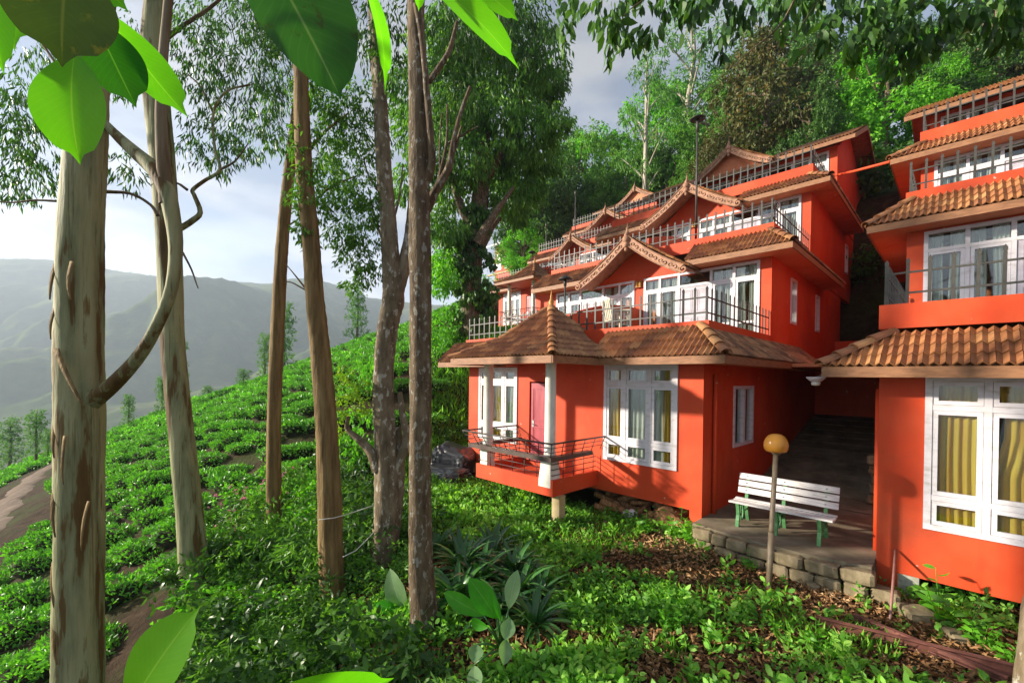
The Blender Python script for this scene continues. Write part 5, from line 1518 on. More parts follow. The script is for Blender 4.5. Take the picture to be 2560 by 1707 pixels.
# the big ivy-clad tree behind them
def ivy_tree():
    d = 21.0
    base = D(1085, 800, d); base.z = gz(base.x, base.y)
    t = thing('ivy_tree', 'big dense tree with an ivy wrapped trunk left of the houses', 'tree', base)
    top = D(1110, 200, d)
    P = [base - Vector((0, 0, .6)), base, D(1080, 700, d), D(1085, 600, d), D(1100, 480, d), D(1110, 350, d), top]
    link('trunk', stem_mesh(P, [.75, .65, .5, .45, .42, .34, .15], 14, 40, .08, 5, .08), BARK['dark'], t)
    for i, q in enumerate(([(1095, 560), (1130, 500), (1180, 430)], [(1090, 540), (1050, 450), (1020, 330)], [(1105, 430), (1160, 330), (1200, 220)], [(1110, 380), (1070, 250), (1060, 120)], [(1090, 600), (1125, 530), (1150, 500)])):
        link('branch', stem_mesh([D(x, y, d + .3 * (i - 2)) for x, y in q], [.26, .18, .08], 8, 16, .05, 70 + i), BARK['dark'], t)
    cl = []
    g = random.Random(4)
    for x, y, r in ((1000, 110, 1.5), (1060, 60, 1.6), (1130, 60, 1.6), (1190, 80, 1.6), (1230, 130, 1.4), (1040, 180, 1.5), (1110, 160, 1.7), (1180, 180, 1.6), (1235, 220, 1.3), (1010, 260, 1.4), (1075, 270, 1.6), (1150, 270, 1.7), (1215, 300, 1.4), (1000, 350, 1.3), (1060, 370, 1.4), (1130, 370, 1.5), (1190, 380, 1.4), (1240, 360, 1.1), (1030, 450, 1.1), (1010, 520, .9), (1040, 540, .8), (1160, 450, 1.1), (1215, 440, .9), (1020, 600, .8), (1190, 500, .6), (1270, 280, .9), (1265, 180, 1.0), (960, 300, 1.2), (930, 200, 1.3), (950, 420, 1.1)):
        cl.append((D(x, y, d + g.uniform(-2.2, 2.2)), r))
    crown(cl, 900, 0.30, 0.085, 0.72, LEAF['mid'], t, 77)
    iv = []
    for i in range(60):
        y = 480 + i * 5.2; w = 26 + (18 if 560 < y < 720 else 0)
        iv.append((D(1083 + g.uniform(-w, w), y, d - .35 + g.uniform(-.3, .2)), g.uniform(.22, .42)))
    crown(iv, 700, 0.24, 0.11, 0.9, LEAF['dark'], t, 78, True, name='ivy')
    cl = [(D(1015 + g.uniform(-18, 18), 590 + i * 12, d - 2 + g.uniform(-.6, .6)), g.uniform(.4, .7)) for i in range(7)]
    crown(cl, 600, 0.20, 0.07, 0.6, LEAF['bright'], t, 79, name='sunlit_shoots')
ivy_tree()

# ------------------------------------------------------------------ forest on the hill behind the houses
def copy_tree(root, loc, rz, s, label, group):
    r = root.copy(); COL.objects.link(r)
    r.location = loc; r.rotation_euler = (0, 0, rz); r.scale = s
    r['label'] = label; r['group'] = group
    for ch in root.children:
        c = ch.copy(); COL.objects.link(c); c.parent = r
    return r
def proto_tree(kind, seed):
    """a tree 10 m high at the origin: trunk, limbs, crown"""
    g = random.Random(seed)
    t = bpy.data.objects.new('forest_tree', None); COL.objects.link(t); t['category'] = 'tree'
    cl = []
    if kind == 'gumtop':
        P = [(0, 0, -1), (0.1, 0, 2), (-.1, .15, 5), (.15, 0, 7.6), (.1, .1, 9.4)]
        link('trunk', stem_mesh(P, [.2, .17, .13, .09, .03], 8, 24, .04, seed), BARK['white'], t)
        for i in range(15):
            z = 3.2 + 6.6 * (i / 14) ** .9; a = i * 2.4; r = (1.9 - .1 * (z - 4)) * g.uniform(.55, 1.05) * (1 if z < 8.5 else .5)
            c = Vector((r * math.cos(a), r * math.sin(a), z + .5))
            link('branch', stem_mesh([(0, 0, z - .8), (c.x * .5, c.y * .5, z - .1), c], [.06, .04, .015], 5, 8, .03, seed + i), BARK['white'], t)
            cl.append((c, g.uniform(.55, .95)))
        crown(cl, 330, 0.24, 0.065, 0.45, LEAF['far'], t, seed, flat=.55)
    else:
        lean = g.uniform(-.5, .5)
        P = [(0, 0, -1.2), (0, 0, 1), (lean * .3, .1, 3), (lean * .7, 0, 5), (lean, .1, 7.5)]
        link('trunk', stem_mesh(P, [.34, .27, .22, .17, .07], 10, 20, .06, seed), BARK['dark'], t)
        for i in range(7):
            a = i * 2.4 + g.uniform(-.3, .3); z = 2.6 + i * .7; r = g.uniform(1.6, 2.8)
            e = Vector((r * math.cos(a), r * math.sin(a), z + g.uniform(.9, 2)))
            link('branch', stem_mesh([(lean * z / 8, 0, z - .3), (e.x * .45, e.y * .45, z + .2), e], [.12, .08, .03], 6, 10, .05, seed + 20 + i), BARK['dark'], t)
        for i in range(34):
            a = g.uniform(0, 6.28); z = g.uniform(1.8, 9.3); f = math.sin(min(1, (z - .6) / 9.2) * math.pi) ** .6
            r = 3.3 * f * g.uniform(.45, 1.0)
            cl.append((Vector((lean * z / 9 + r * math.cos(a), r * math.sin(a), z)), g.uniform(.7, 1.25)))
        crown(cl, 430, 0.27, 0.11, 0.4, LEAF[kind], t, seed, kind == 'bright')
    return t
PROTO = {}
def forest(kind, label, x, d, ytop, ybase=None, wide=1.0, seed=1, group='trees on the wooded hill'):
    """x, ytop in the 2352 px view; stands on the hillside at depth d"""
    p = D(x, 400, d); z0 = gz(p.x, p.y)
    top = D(x, ytop, d).z
    if ybase is not None: z0 = min(z0, D(x, ybase, d).z)
    h = max(2.5, top - z0) / 9.9
    key = (kind, seed % 2)
    if key not in PROTO:
        r = proto_tree(kind, 100 + 10 * seed + len(PROTO)); PROTO[key] = r
        r.location = (p.x, p.y, z0); r.rotation_euler = (0, 0, seed * 1.3); r.scale = (h * wide, h * wide, h)
        r['label'] = label; r['group'] = group
        return r
    return copy_tree(PROTO[key], (p.x, p.y, z0), seed * 1.7 + x * .01, (h * wide, h * wide, h), label, group)
forest('bright', 'bright green leafy tree rising behind the gap between the two nearest houses', 2030, 25, 75, wide=1.05, seed=1)
forest('bright', 'bright green tree just right of the brightest tree, partly behind it', 2180, 28, 120, wide=.8, seed=2)
forest('brown', 'bronze leaved tree with drooping dry crown above the middle house', 1760, 29, 75, wide=.9, seed=1)
forest('brown', 'smaller bronze tree left of the tall bronze one', 1650, 31, 300, wide=1.0, seed=2)
forest('dark', 'dark evergreen filling the upper right corner', 2290, 27, -60, wide=1.0, seed=1)
forest('brown', 'rust tinged tree in the upper right between dark evergreens', 2240, 31, 20, wide=.8, seed=1)
forest('dark', 'dark evergreen behind the bright green tree', 1930, 33, 10, wide=.8, seed=2)
forest('dark', 'dark leafy tree close behind the top gable of the middle house', 1860, 25.5, 190, wide=.75, seed=1)
forest('mid', 'green tree left of the bronze tree on the skyline', 1640, 38, 170, wide=.8, seed=1)
forest('gumtop', 'tall white stemmed gum tree on the skyline, the highest one', 1585, 46, 10, wide=.95, seed=1)
forest('gumtop', 'slim white stemmed gum tree left of the tallest gum', 1485, 40, 130, wide=.75, seed=2)
forest('gumtop', 'pale distant gum tree at the top edge near the middle', 1790, 62, -10, wide=.9, seed=1)
forest('mid', 'round green tree below the slim gum tree', 1440, 46, 300, wide=.9, seed=2)
forest('mid', 'green tree at the left end of the skyline gap', 1320, 48, 270, wide=.85, seed=1)
forest('dark', 'dark tree between the two skyline gums', 1530, 42, 320, wide=.9, seed=1)
forest('mid', 'green tree behind the ridge of the farther house', 1390, 46, 380, wide=.9, seed=1)
forest('dark', 'shadowy tree right of the ivy clad tree', 1235, 44, 330, wide=.9, seed=2)
forest('dark', 'shadowy low tree beside the farther house, left of its gables', 1290, 47, 400, wide=.9, seed=1)
forest('bright', 'small fresh green tree under the shadowy trees by the farther house', 1205, 42, 500, wide=.9, seed=2)
forest('mid', 'leafy tree over the small roof behind the farther house', 1200, 46, 430, wide=.9, seed=2)
forest('mid', 'green tree behind the slim gum tree foot', 1590, 38, 370, wide=.9, seed=2)
forest('dark', 'dark tree seen through the gap behind the alley', 1985, 20.5, 330, wide=.55, seed=2)
forest('dark', 'dark evergreen on the hill right of the bright green tree', 2120, 33, 40, wide=.8, seed=1)
forest('mid', 'green tree high on the hill behind the bronze tree', 1850, 40, 40, wide=.8, seed=1)
forest('mid', 'green tree at the top right, nearly hidden by the overhanging branch', 2020, 40, -10, wide=.9, seed=2)

for i, (kd, x, d, yt, wd, lab) in enumerate((('bright', 1500, 52, 190, .8, 'fresh green tree on the skyline between the two white stemmed gums'), ('mid', 1680, 50, 110, .8, 'green tree on the skyline right of the tallest gum'), ('bright', 1720, 36, 250, .7, 'fresh green tree below the bronze tree'),
        ('mid', 1940, 29, 200, .7, 'green tree between the bronze tree and the brightest tree'), ('bright', 2230, 38, 0, .8, 'fresh green tree high in the upper right'), ('mid', 2330, 30, 130, .8, 'green tree behind the top roof of the right house'), ('bright', 1370, 54, 300, .8, 'fresh green tree low on the skyline left of the gums'), ('mid', 1470, 44, 400, .9, 'green tree over the ridge between the two stepped houses'), ('bright', 1590, 44, 270, .8, 'fresh green tree at the foot of the tallest gum'), ('mid', 1280, 52, 360, .9, 'green tree beside the ivy clad tree crown'))):
    forest(kd, lab, x, d, yt, wide=wd, seed=i + 3)

# small roof and wall far behind the trees
fh = thing('far_cottage', 'small pale roofed orange cottage half hidden behind the ivy clad tree', 'house', at(1262, 640, 48))
c = at(1262, 645, 48)
def fbox(a0, a1, b0, b1, z0, z1, name, mat):
    mb = MB(); mb.box(c.x + a0, c.x + a1, c.y + b0, c.y + b1, c.z + z0, c.z + z1); return mb.build(name, mat, fh)
w_ = fbox(-1.6, 1.4, 0, 4, -3.5, 1.6, 'wall', M['wall'])
for i in range(2): fbox(-1.3 + i * 1.3, -.5 + i * 1.3, -.06, .02, -1.2, .6, 'window', M['white'])
mb = MB(); mb.prism([(c.x - 2.2, c.y - .8, c.z + 1.4), (c.x + 2.0, c.y - .8, c.z + 1.4), (c.x + 2.0, c.y + 3, c.z + 3.0), (c.x - 2.2, c.y + 3, c.z + 3.0)], (0, 0, .12)); mb.build('roof', M['column'], fh)
fbox(-1.9, 1.7, -.9, -.7, -1.9, -1.75, 'balcony_edge', M['pillar'])

# ------------------------------------------------------------------ lone trees on the tea slope's skyline
far_spots = [(820, 772, 653, 1.05, 'pale green tree at the top of the tea slope, right of the tan trunk'), (652, 832, 690, .75, 'slender tree on the tea skyline right of the slim trunk'), (608, 838, 762, .8, 'short tree on the tea skyline just left of the slim trunk'),
             (402, 935, 770, .7, 'thin tree on the tea skyline half hidden by the second gum'), (296, 972, 903, .9, 'small lone round topped tree on the tea skyline'), (372, 945, 860, .7, 'low tree left of the second gum on the tea skyline'),
             (22, 1068, 955, 1.0, 'hazy tree at the left edge above the dirt road'), (82, 1052, 938, 1.0, 'hazy tree above the dirt road, just left of the thickest trunk'), (110, 1050, 985, .8, 'low hazy tree beside the thickest trunk'), (560, 862, 845, 1.6, 'small dark bush on the tea skyline'), (478, 893, 884, 1.6, 'tiny dark bush on the tea skyline')]
def silver_oak(seed):
    g = random.Random(seed)
    t = bpy.data.objects.new('silver_oak', None); COL.objects.link(t); t['category'] = 'tree'
    link('trunk', stem_mesh([(0, 0, -1.5), (.05, 0, 3), (0, .1, 6.5), (.1, 0, 9.5)], [.22, .18, .12, .03], 7, 14, .04, seed), BARK['dark'], t)
    cl = []
    for i in range(17):
        z = 2.0 + i * .46; a = i * 2.4; r = g.uniform(.5, 1.6) * (1.1 - .06 * z)
        cl.append((Vector((r * math.cos(a), r * math.sin(a), z)), g.uniform(.6, 1.0)))
    crown(cl, 260, 0.30, 0.10, 0.35, LEAF['far'], t, seed)
    return t
so = silver_oak(300)
for i, (x, yb, yt, wd, lab) in enumerate(far_spots):
    p, d = GD(x, yb + 14)
    d = min(d, 62.0)
    p = D(x, yb, d); z0 = min(gz(p.x, p.y), p.z)
    h = max(.9, D(x, yt, d).z - z0) / 10.2
    if i == 0:
        so.location = (p.x, p.y, z0); so.scale = (h * wd, h * wd, h); so['label'] = lab; so['group'] = 'lone trees on the tea skyline'
    else:
        copy_tree(so, (p.x, p.y, z0), i * 1.1, (h * wd * 1.2, h * wd * 1.2, h), lab, 'lone trees on the tea skyline')
# trees along the far ridge: too far to tell apart
g = np.random.default_rng(9)
X = g.uniform(-2600, -300, 420); Y = 1500 + g.normal(size=420) * 12
keep = wob(X, X * 0, 0.02) > -0.1
X, Y = X[keep], Y[keep]
wx, wy = cam2w(X, Y)
cl = [((a, b, c_ + 3.0), r) for a, b, c_, r in zip(wx, wy, mountain(X, Y), g.uniform(2.2, 5.0, len(X)))]
V, F = spray(cl, 1.6, 3.2, 1.8, 0.1, g)
o = link('ridge_trees', np_mesh('ridge_trees', V, F), LEAF['far']); o['kind'] = 'stuff'; tag(o, 'thin line of trees along the far mountain ridge', 'trees')

# ------------------------------------------------------------------ tea bushes
def bush_mesh(seed, n, L, W, sx=0.64, sy=0.50, sz=0.42):
    g = np.random.default_rng(seed)
    a = g.random(n) * 2 * np.pi; u = g.random(n)
    top = g.random(n) < 0.68
    rr_ = np.sqrt(u) * np.where(top, 1.0, 1.0)
    x = np.cos(a) * np.where(top, rr_, 1.0); y = np.sin(a) * np.where(top, rr_, 1.0)
    lump = 0.10 * np.sin(x * 5 + seed) * np.cos(y * 6 + seed * 2) + 0.06 * np.sin(x * 11 + y * 9)
    z = np.where(top, 1.0 - 0.30 * rr_ ** 3 + lump, 0.25 + g.random(n) * 0.55)
    edge = np.where(top, 1.0, 0.72 + 0.25 * z)
    P = np.stack([x * sx * edge, y * sy * edge, z * sz], 1) + g.normal(size=(n, 3)) * 0.02
    Dv = unit(np.stack([x * .7, y * .7, np.where(top, .8, .1)], 1) + g.normal(size=(n, 3)) * 0.55)
    return leaf_geo(P, Dv, L * (0.7 + .6 * g.random(n)), W * (0.7 + .6 * g.random(n)), g, 0.2, 0.25)
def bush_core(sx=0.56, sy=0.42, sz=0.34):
    """closed dark core standing for twigs; added to block light and darken the sides"""
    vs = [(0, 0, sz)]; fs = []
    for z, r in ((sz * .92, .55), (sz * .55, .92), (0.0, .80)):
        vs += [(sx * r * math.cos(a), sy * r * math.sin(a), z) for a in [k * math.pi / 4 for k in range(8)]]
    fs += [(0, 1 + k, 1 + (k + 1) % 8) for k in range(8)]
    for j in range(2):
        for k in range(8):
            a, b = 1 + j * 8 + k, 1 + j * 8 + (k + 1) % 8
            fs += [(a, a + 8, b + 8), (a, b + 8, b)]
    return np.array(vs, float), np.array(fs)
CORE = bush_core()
M['twig'] = m_noisy('twig_shade', (0.008, 0.012, 0.004), (0.03, 0.03, 0.012), 30, 0.95, None, .6, .03, spec=.1)  # near-black colour stands for the shade among the twigs
def two_mats(me, n_leaf, n_all):
    me.materials.append(LEAF['tea']); me.materials.append(M['twig'])
    k = np.zeros(n_all, np.int32); k[n_leaf:] = 1
    me.polygons.foreach_set('material_index', k)
TEA = []
for i in range(6):
    V, F = bush_mesh(500 + i, 620, 0.105, 0.046)
    n_l = len(F); V, F = join([(V, F), CORE])
    me = np_mesh('tea_bush', V, F); two_mats(me, n_l, len(F)); TEA.append(me)
g = np.random.default_rng(31)
spots = []
road = np.array(rp)
for row in range(46):
    Yc = 8.0 + row * 1.60 + row * row * 0.010
    k = int(70 / 0.95)
    for i in range(k):
        X = -60 + i * 0.95 + g.normal() * .1
        Yr = Yc + 0.25 * math.sin(X * .35 + row) + g.normal() * .07 + 0.10 * X
        if Yr < 7.0: continue
        # right hand edge of the plantation, and no bushes in the wood or on the road
        if X > -2.6 - max(0, (16 - Yr)) * 0.42 + 0.02 * Yr: continue
        if X < -1.5 * Yr - 4: continue
        x, y = cam2w(X, Yr)
        if np.min(np.hypot(road[:, 0] - x, road[:, 1] - y)) < 2.2: continue
        if g.random() < 0.03 + 0.10 * (wob(x, y, .3) > .7): continue
        spots.append((Yr, x, y, row))
# sprinkle a denser road test along the polyline
def off_road(x, y):
    for a, b in zip(road[:-1], road[1:]):
        ab = b - a; t_ = np.clip(((x - a[0]) * ab[0] + (y - a[1]) * ab[1]) / (ab @ ab), 0, 1)
        if math.hypot(a[0] + ab[0] * t_ - x, a[1] + ab[1] * t_ - y) < 2.1: return False
    return True
spots = [s for s in spots if off_road(s[1], s[2])]
spots.sort(key=lambda s: s[0])
ang0 = math.atan2(FX, FY)
TEA_LABEL = 'low clipped green tea bush in the rows on the slope at the left'
parts, cores = [], []
far_me = [bush_mesh(600 + i, 190, 0.19, 0.085) for i in range(4)]
for i, (d_, x, y, row) in enumerate(spots):
    z = gz(x, y) - 0.06
    s = g.uniform(.85, 1.18); rz = ang0 + g.normal() * .25 + (math.pi if g.random() < .5 else 0)
    if i < 300:
        o = link('tea_bush', TEA[i % 6])
        o.location = (x, y, z); o.rotation_euler = (g.normal() * .06, g.normal() * .06, rz); o.scale = (s * 1.02, s * .9, s * g.uniform(.85, 1.1))
        tag(o, TEA_LABEL, 'tea bush', 'tea bushes on the slope')
    else:
        V, F = far_me[i % 4]
        cz, sz_ = math.cos(rz), math.sin(rz)
        W_ = np.stack([(V[:, 0] * cz - V[:, 1] * sz_) * s + x, (V[:, 0] * sz_ + V[:, 1] * cz) * s + y, V[:, 2] * s * g.uniform(.85, 1.1) + z], 1)
        parts.append((W_, F))
        V = CORE[0]; cores.append((np.stack([(V[:, 0] * cz - V[:, 1] * sz_) * s + x, (V[:, 0] * sz_ + V[:, 1] * cz) * s + y, V[:, 2] * s + z], 1), CORE[1]))
print('tea bushes', len(spots))
if parts:
    n_l = sum(len(q[1]) for q in parts); V, F = join(parts + cores)
    me = np_mesh('tea_rows', V, F); two_mats(me, n_l, len(F))
    o = link('tea_rows', me); o['kind'] = 'stuff'; tag(o, 'rows of tea bushes running away up the slope', 'tea bushes')

# ------------------------------------------------------------------ wild shrubs between the trunks
def shrub_mesh(seed, n, L, W, round_, h=0.9, r=0.6, droop=0.25):
    g = np.random.default_rng(seed)
    cl = []
    for i in range(9):
        a = g.random() * 6.28; q = r * math.sqrt(g.random()) * .8; z = h * (0.25 + .7 * g.random())
        cl.append(((q * math.cos(a), q * math.sin(a), z), 0.30 * r / .6))
    V, F = spray(cl, n / 9 / (0.30 ** 1.6), L, W, droop, g, round_)
    return np_mesh('wild_shrub', V, F)
SHR = []
for i, (L, W, mt, rd) in enumerate(((.15, .05, 'dark', True), (.11, .045, 'mid', False), (.10, .045, 'bright', True), (.14, .04, 'mid', False), (.09, .05, 'bright', False))):
    me = shrub_mesh(700 + i, 620, L, W, rd); me.materials.append(LEAF[mt]); SHR.append(me)
g = np.random.default_rng(41)
shr_spots = []
bq0 = GD(1030, 1090)[0]
lc0 = [GD(a, b)[0] for a, b in ((1060, 1305), (1130, 1280), (1190, 1370), (1050, 1380), (1150, 1410), (1225, 1440), (1150, 1480), (920, 1440))]
for i in range(2600):
    Yc = 3.6 + 12 * g.random() ** 1.3; u = g.uniform(-.72, -.02)
    X = u * Yc; x, y = cam2w(X, Yc)
    # the strip of scrub between the tea and the yard
    if X < -2.7 - max(0, (16 - Yc)) * 0.42 - .6: continue
    if (x > -2 - .55 * (y + 4) and y > -5.0) or (x > -8.5 and y > -3.9): continue
    if any(math.hypot(x - a, y - b) < 0.55 for a, b in shr_spots) or any(math.hypot(x - q.x, y - q.y) < .9 for q in lc0) or math.hypot(x - bq0.x, y - bq0.y) < 2.2: continue
    shr_spots.append((x, y))
print('shrubs', len(shr_spots))
KIND_LABEL = ['dark glossy leaved wild shrub among the near trunks', 'mid green feathery wild shrub among the near trunks', 'fresh green wild shrub among the near trunks', 'narrow leaved green wild shrub among the near trunks', 'small leaved light green wild shrub among the near trunks']
for i, (x, y) in enumerate(shr_spots[:230]):
    k = [0, 1, 0, 3, 0, 2, 1][i % 7]
    o = link('wild_shrub', SHR[k]); s = g.uniform(.6, 1.15)
    o.location = (x, y, gz(x, y) - .05); o.rotation_euler = (0, 0, g.random() * 6.28); o.scale = (s, s, s * g.uniform(.7, 1.15))
    tag(o, KIND_LABEL[k], 'shrub', 'wild shrubs of kind %s' % ['dark', 'feathery', 'fresh', 'narrow', 'small leaved'][k])
# sunny bank of bushes left of the middle house and tall bright shrubs behind the grey trunk
for i, (x, y, d, s, k, lab) in enumerate(((895, 745, 17, 1.2, 4, 'tall sunlit bush behind the grey trunk, at the top of the bank'), (850, 790, 17, 1.1, 2, 'sunlit bush at the right end of the tea rows'), (985, 720, 20, .9, 4, 'sunlit bush left of the ivy clad trunk'), (1030, 740, 19.5, .9, 2, 'bush at the foot of the ivy clad tree'), (840, 900, 12, 1.2, 4, 'light green bush behind the grey trunk, lower on the bank'), (1010, 640, 20, 1.5, 2, 'fresh green climbing bush left of the ivy clad trunk'), (1100, 770, 23, 1.0, 2, 'bush below the farther house balcony'), (1120, 640, 40, 2.2, 2, 'bush behind the farther house at its left'), (1975, 600, 19, 1.8, 0, 'dark bush seen down the alley above the end wall'), (2000, 470, 20, 2.4, 0, 'dark bush in the gap beside the eaves of the right house'), (1965, 540, 21.5, 2.2, 1, 'green bush in the gap behind the side wall of the middle house'), (2040, 420, 22, 2.2, 0, 'dark bush high in the gap between the two nearest houses'))):
    p = D(x, y, d); z0 = gz(p.x, p.y)
    o = link('wild_bush', SHR[k]); o.location = (p.x, p.y, z0 - .1); hh = min(2.6, max(s, (p.z - z0) * .6 + s * .6))
    o.scale = (s, s, hh); o.rotation_euler = (0, 0, i * 1.3)
    tag(o, lab, 'bush')
# pink flowering shrubs
for i, (x, y) in enumerate(((560, 1200), (600, 1170), (575, 1260), (540, 1150), (655, 1120))):
    p, d = GD(x, y + 25)
    t = thing('flowering_shrub', ['pink flowering shrub before the tea rows, left of the slim trunk', 'pink flowering shrub touching the slim trunk', 'lowest pink flowering shrub beside bare earth', 'pink flowering shrub at the edge of the tea rows', 'flowering shrub right of the slim trunk'][i], 'shrub', p, 'pink flowering shrubs')
    o = link('foliage', SHR[4 if i % 2 else 1], None, t); o.matrix_parent_inverse = Matrix(); o.scale = (.8, .8, .75)
    gg = np.random.default_rng(60 + i); n = 16
    P = np.array(p) + np.stack([gg.normal(size=n) * .32, gg.normal(size=n) * .32, .42 + .3 * gg.random(n)], 1)
    P = np.repeat(P, 5, 0); V, F = leaf_geo(P, unit(gg.normal(size=(len(P), 3)) + [0, 0, .6]), 0.05, 0.035, gg)
    link('blossom', np_mesh('blossom', V, F), LEAF['pink'], t)

# ------------------------------------------------------------------ ground cover, litter, grass
def scatter(n, ymax, umin, umax, g, p=1.5, ymin=2.6):
    Yc = ymin + (ymax - ymin) * g.random(n) ** p
    X = g.uniform(umin, umax, n) * Yc
    x, y = cam2w(X, Yc)
    return x, y, X, Yc
g = np.random.default_rng(51)
def on_built(x, y):
    return ((y > -0.5) & (x > -0.02) & (x < 2.6)) | ((y > 0.05) & (x > -7.2) & (x < 0)) | ((y > 0.6) & (x > 2.5))
# sprigs of weeds
x, y, X, Yc = scatter(26000, 17, -.75, 1.4, g, 1.25)
yard = (x > -3.6 - .35 * (y + 5)) 
patch = wob(x, y, 1.3, 4.0) + .5 * wob(x, y, 3.9, 1.0)
keep = ~on_built(x, y) & np.where(yard, (patch > -0.16) | (g.random(len(x)) < .2), (g.random(len(x)) < .8)) & (Yc < 16)
# the trodden, leaf covered strip before the patio
strip = (y > -2.3) & (y < -0.4) & (x > -1.2)
keep &= ~(strip & (g.random(len(x)) < .90))
keep &= ~((x > 1.2) & (y > -4.5) & (g.random(len(x)) < .62))
keep &= X > -2.4 - np.maximum(0, 15 - Yc) * .42
lc = [GD(a, b)[0] for a, b in ((1060, 1305), (1130, 1280), (1190, 1370), (1050, 1380), (1150, 1410), (1225, 1440), (1100, 1340), (1180, 1320))]
for q in lc: keep &= np.hypot(x - q.x, y - q.y) > .46
bq = GD(1030, 1090)[0]
keep &= np.hypot(x - bq.x, y - bq.y) > 1.1
x, y, Yc = x[keep], y[keep], Yc[keep]
n = len(x); print('sprigs', n)
k = 9
hgt = 0.05 + 0.13 * g.random(n) ** 1.5 + 0.14 * np.clip(wob(x, y, .9, 6.0), 0, 1)
P, Dv, Ls = [], [], []
z = ground(x, y)
big = 0.65 + 0.95 * np.clip(.5 + .5 * wob(x, y, 2.6, 7.0) + .25 * g.normal(size=n), 0, 1)
for j in range(k):
    a = g.random(n) * 6.28; f = (j + 1) / k
    q = hgt * f
    P.append(np.stack([x + np.cos(a) * .018, y + np.sin(a) * .018, z + q], 1))
    Dv.append(np.stack([np.cos(a), np.sin(a), 0.25 + .5 * f + g.normal(size=n) * .25], 1)); Ls.append((0.035 + 0.045 * g.random(n) * (1.1 - .4 * f) + 0.15 * hgt) * big)
P, Dv, Ls = np.vstack(P), np.vstack(Dv), np.concatenate(Ls)
V, F = leaf_geo(P, Dv, Ls, Ls * .52, g, .15, .2, True)
o = link('weeds', np_mesh('weeds', V, F), m_leaf('weed_leaf', [(0.022, 0.065, 0.010), (0.05, 0.135, 0.016), (0.10, 0.23, 0.03), (0.16, 0.27, 0.05)], 0.35, 0.5, clump=.9, gain=2.1)); o['kind'] = 'stuff'; tag(o, 'low green weeds covering the yard', 'weeds')
# dry leaves
x, y, X, Yc = scatter(60000, 13, -.35, 1.4, g, 1.25)
patch = wob(x, y, 1.3, 4.0) + .5 * wob(x, y, 3.9, 1.0)
strip = (y > -2.6) & (y < -0.35) & (x > -1.6)
keep = ~on_built(x, y) & ((patch < 0.05) | strip | ((x > 1.0) & (y > -4.8)) | (g.random(len(x)) < .3)) & (x > -4 - .35 * (y + 5))
x, y = x[keep], y[keep]; n = len(x); print('litter', n)
P = np.stack([x, y, ground(x, y) + .012 + .03 * g.random(n)], 1)
a = g.random(n) * 6.28
V, F = leaf_geo(P, np.stack([np.cos(a), np.sin(a), g.normal(size=n) * .35], 1), 0.05 + .06 * g.random(n), 0.022 + .022 * g.random(n), g, .35, .3)
o = link('leaf_litter', np_mesh('leaf_litter', V, F), LEAF['litter']); o['kind'] = 'stuff'; tag(o, 'dry brown leaves strewn over the yard', 'leaf litter')
# twigs
# grass on the bank left of the house and along the balcony
x, y, X, Yc = scatter(120000, 24, -.42, .9, g, .95, 3.2)
keep = ~on_built(x, y) & (((x < -6.4) & (y > -4.2 - .1 * x)) | ((y > -3.0) & (x < -0.8) & (g.random(len(x)) < .55)) | ((y <= -1.5) & (x > -4) & (wob(x, y, 1.7, 9.0) > .25) & (g.random(len(x)) < .5))) & (X > -3.4)
keep &= np.hypot(x - bq.x, y - bq.y) > 1.1
x, y, Yc = x[keep], y[keep], Yc[keep]; n = len(x); print('grass', n)
P = np.stack([x, y, ground(x, y)], 1)
Lg = np.where(x < -6.4, .16 + .22 * g.random(n), .07 + .12 * g.random(n))
V, F = leaf_geo(P, np.stack([g.normal(size=n) * .45, g.normal(size=n) * .45, np.ones(n)], 1), Lg, 0.016 + .012 * g.random(n) * (Yc / 10), g, .1, .35)
o = link('grass', np_mesh('grass', V, F), LEAF['grass']); o['kind'] = 'stuff'; tag(o, 'fresh green grass on the bank left of the middle house', 'grass')

# ------------------------------------------------------------------ particular plants of the yard
def strap_leaf_mesh(n, L, W, arch, seed, spread=1.0, seg=7, vmin=.5):
    """arching strap leaves from one crown"""
    g = np.random.default_rng(seed); Vs, Fs, k = [], [], 0
    for i in range(n):
        a = i * 2.399 + g.normal() * .2; el = g.uniform(vmin, 1.35); l = L * g.uniform(.65, 1.1); w = W * g.uniform(.8, 1.15)
        h = np.array([math.cos(a), math.sin(a), 0]); s = np.array([-math.sin(a), math.cos(a), 0])
        p = h * .02; an = el; pts = []
        for j in range(seg + 1):
            t = j / seg
            ww = w * (math.sin(min(1, t * 1.15 + .12) * math.pi) ** .6) * .5 if t < 1 else 0.001
            pts.append((p.copy(), ww, an)); p = p + (h * math.cos(an) + np.array([0, 0, 1]) * math.sin(an)) * l / seg; an -= arch * g.uniform(.8, 1.2) / seg
        for q, ww, an in pts:
            nn = np.array([0, 0, 1]) * math.cos(an) - h * math.sin(an)
            Vs += [q - s * ww + nn * ww * .35, q, q + s * ww + nn * ww * .35]
        for j in range(seg):
            b = k + j * 3
            Fs += [(b, b + 1, b + 4, b + 3), (b + 1, b + 2, b + 5, b + 4)]
        k += 3 * (seg + 1)
    me = np_mesh('straps', np.array(Vs), np.array(Fs)); smooth_mesh(me)
    return me
ST = [strap_leaf_mesh(44, .95, .09, 1.5, 800 + i) for i in range(3)]
for m_ in ST: m_.materials.append(LEAF['strap'])
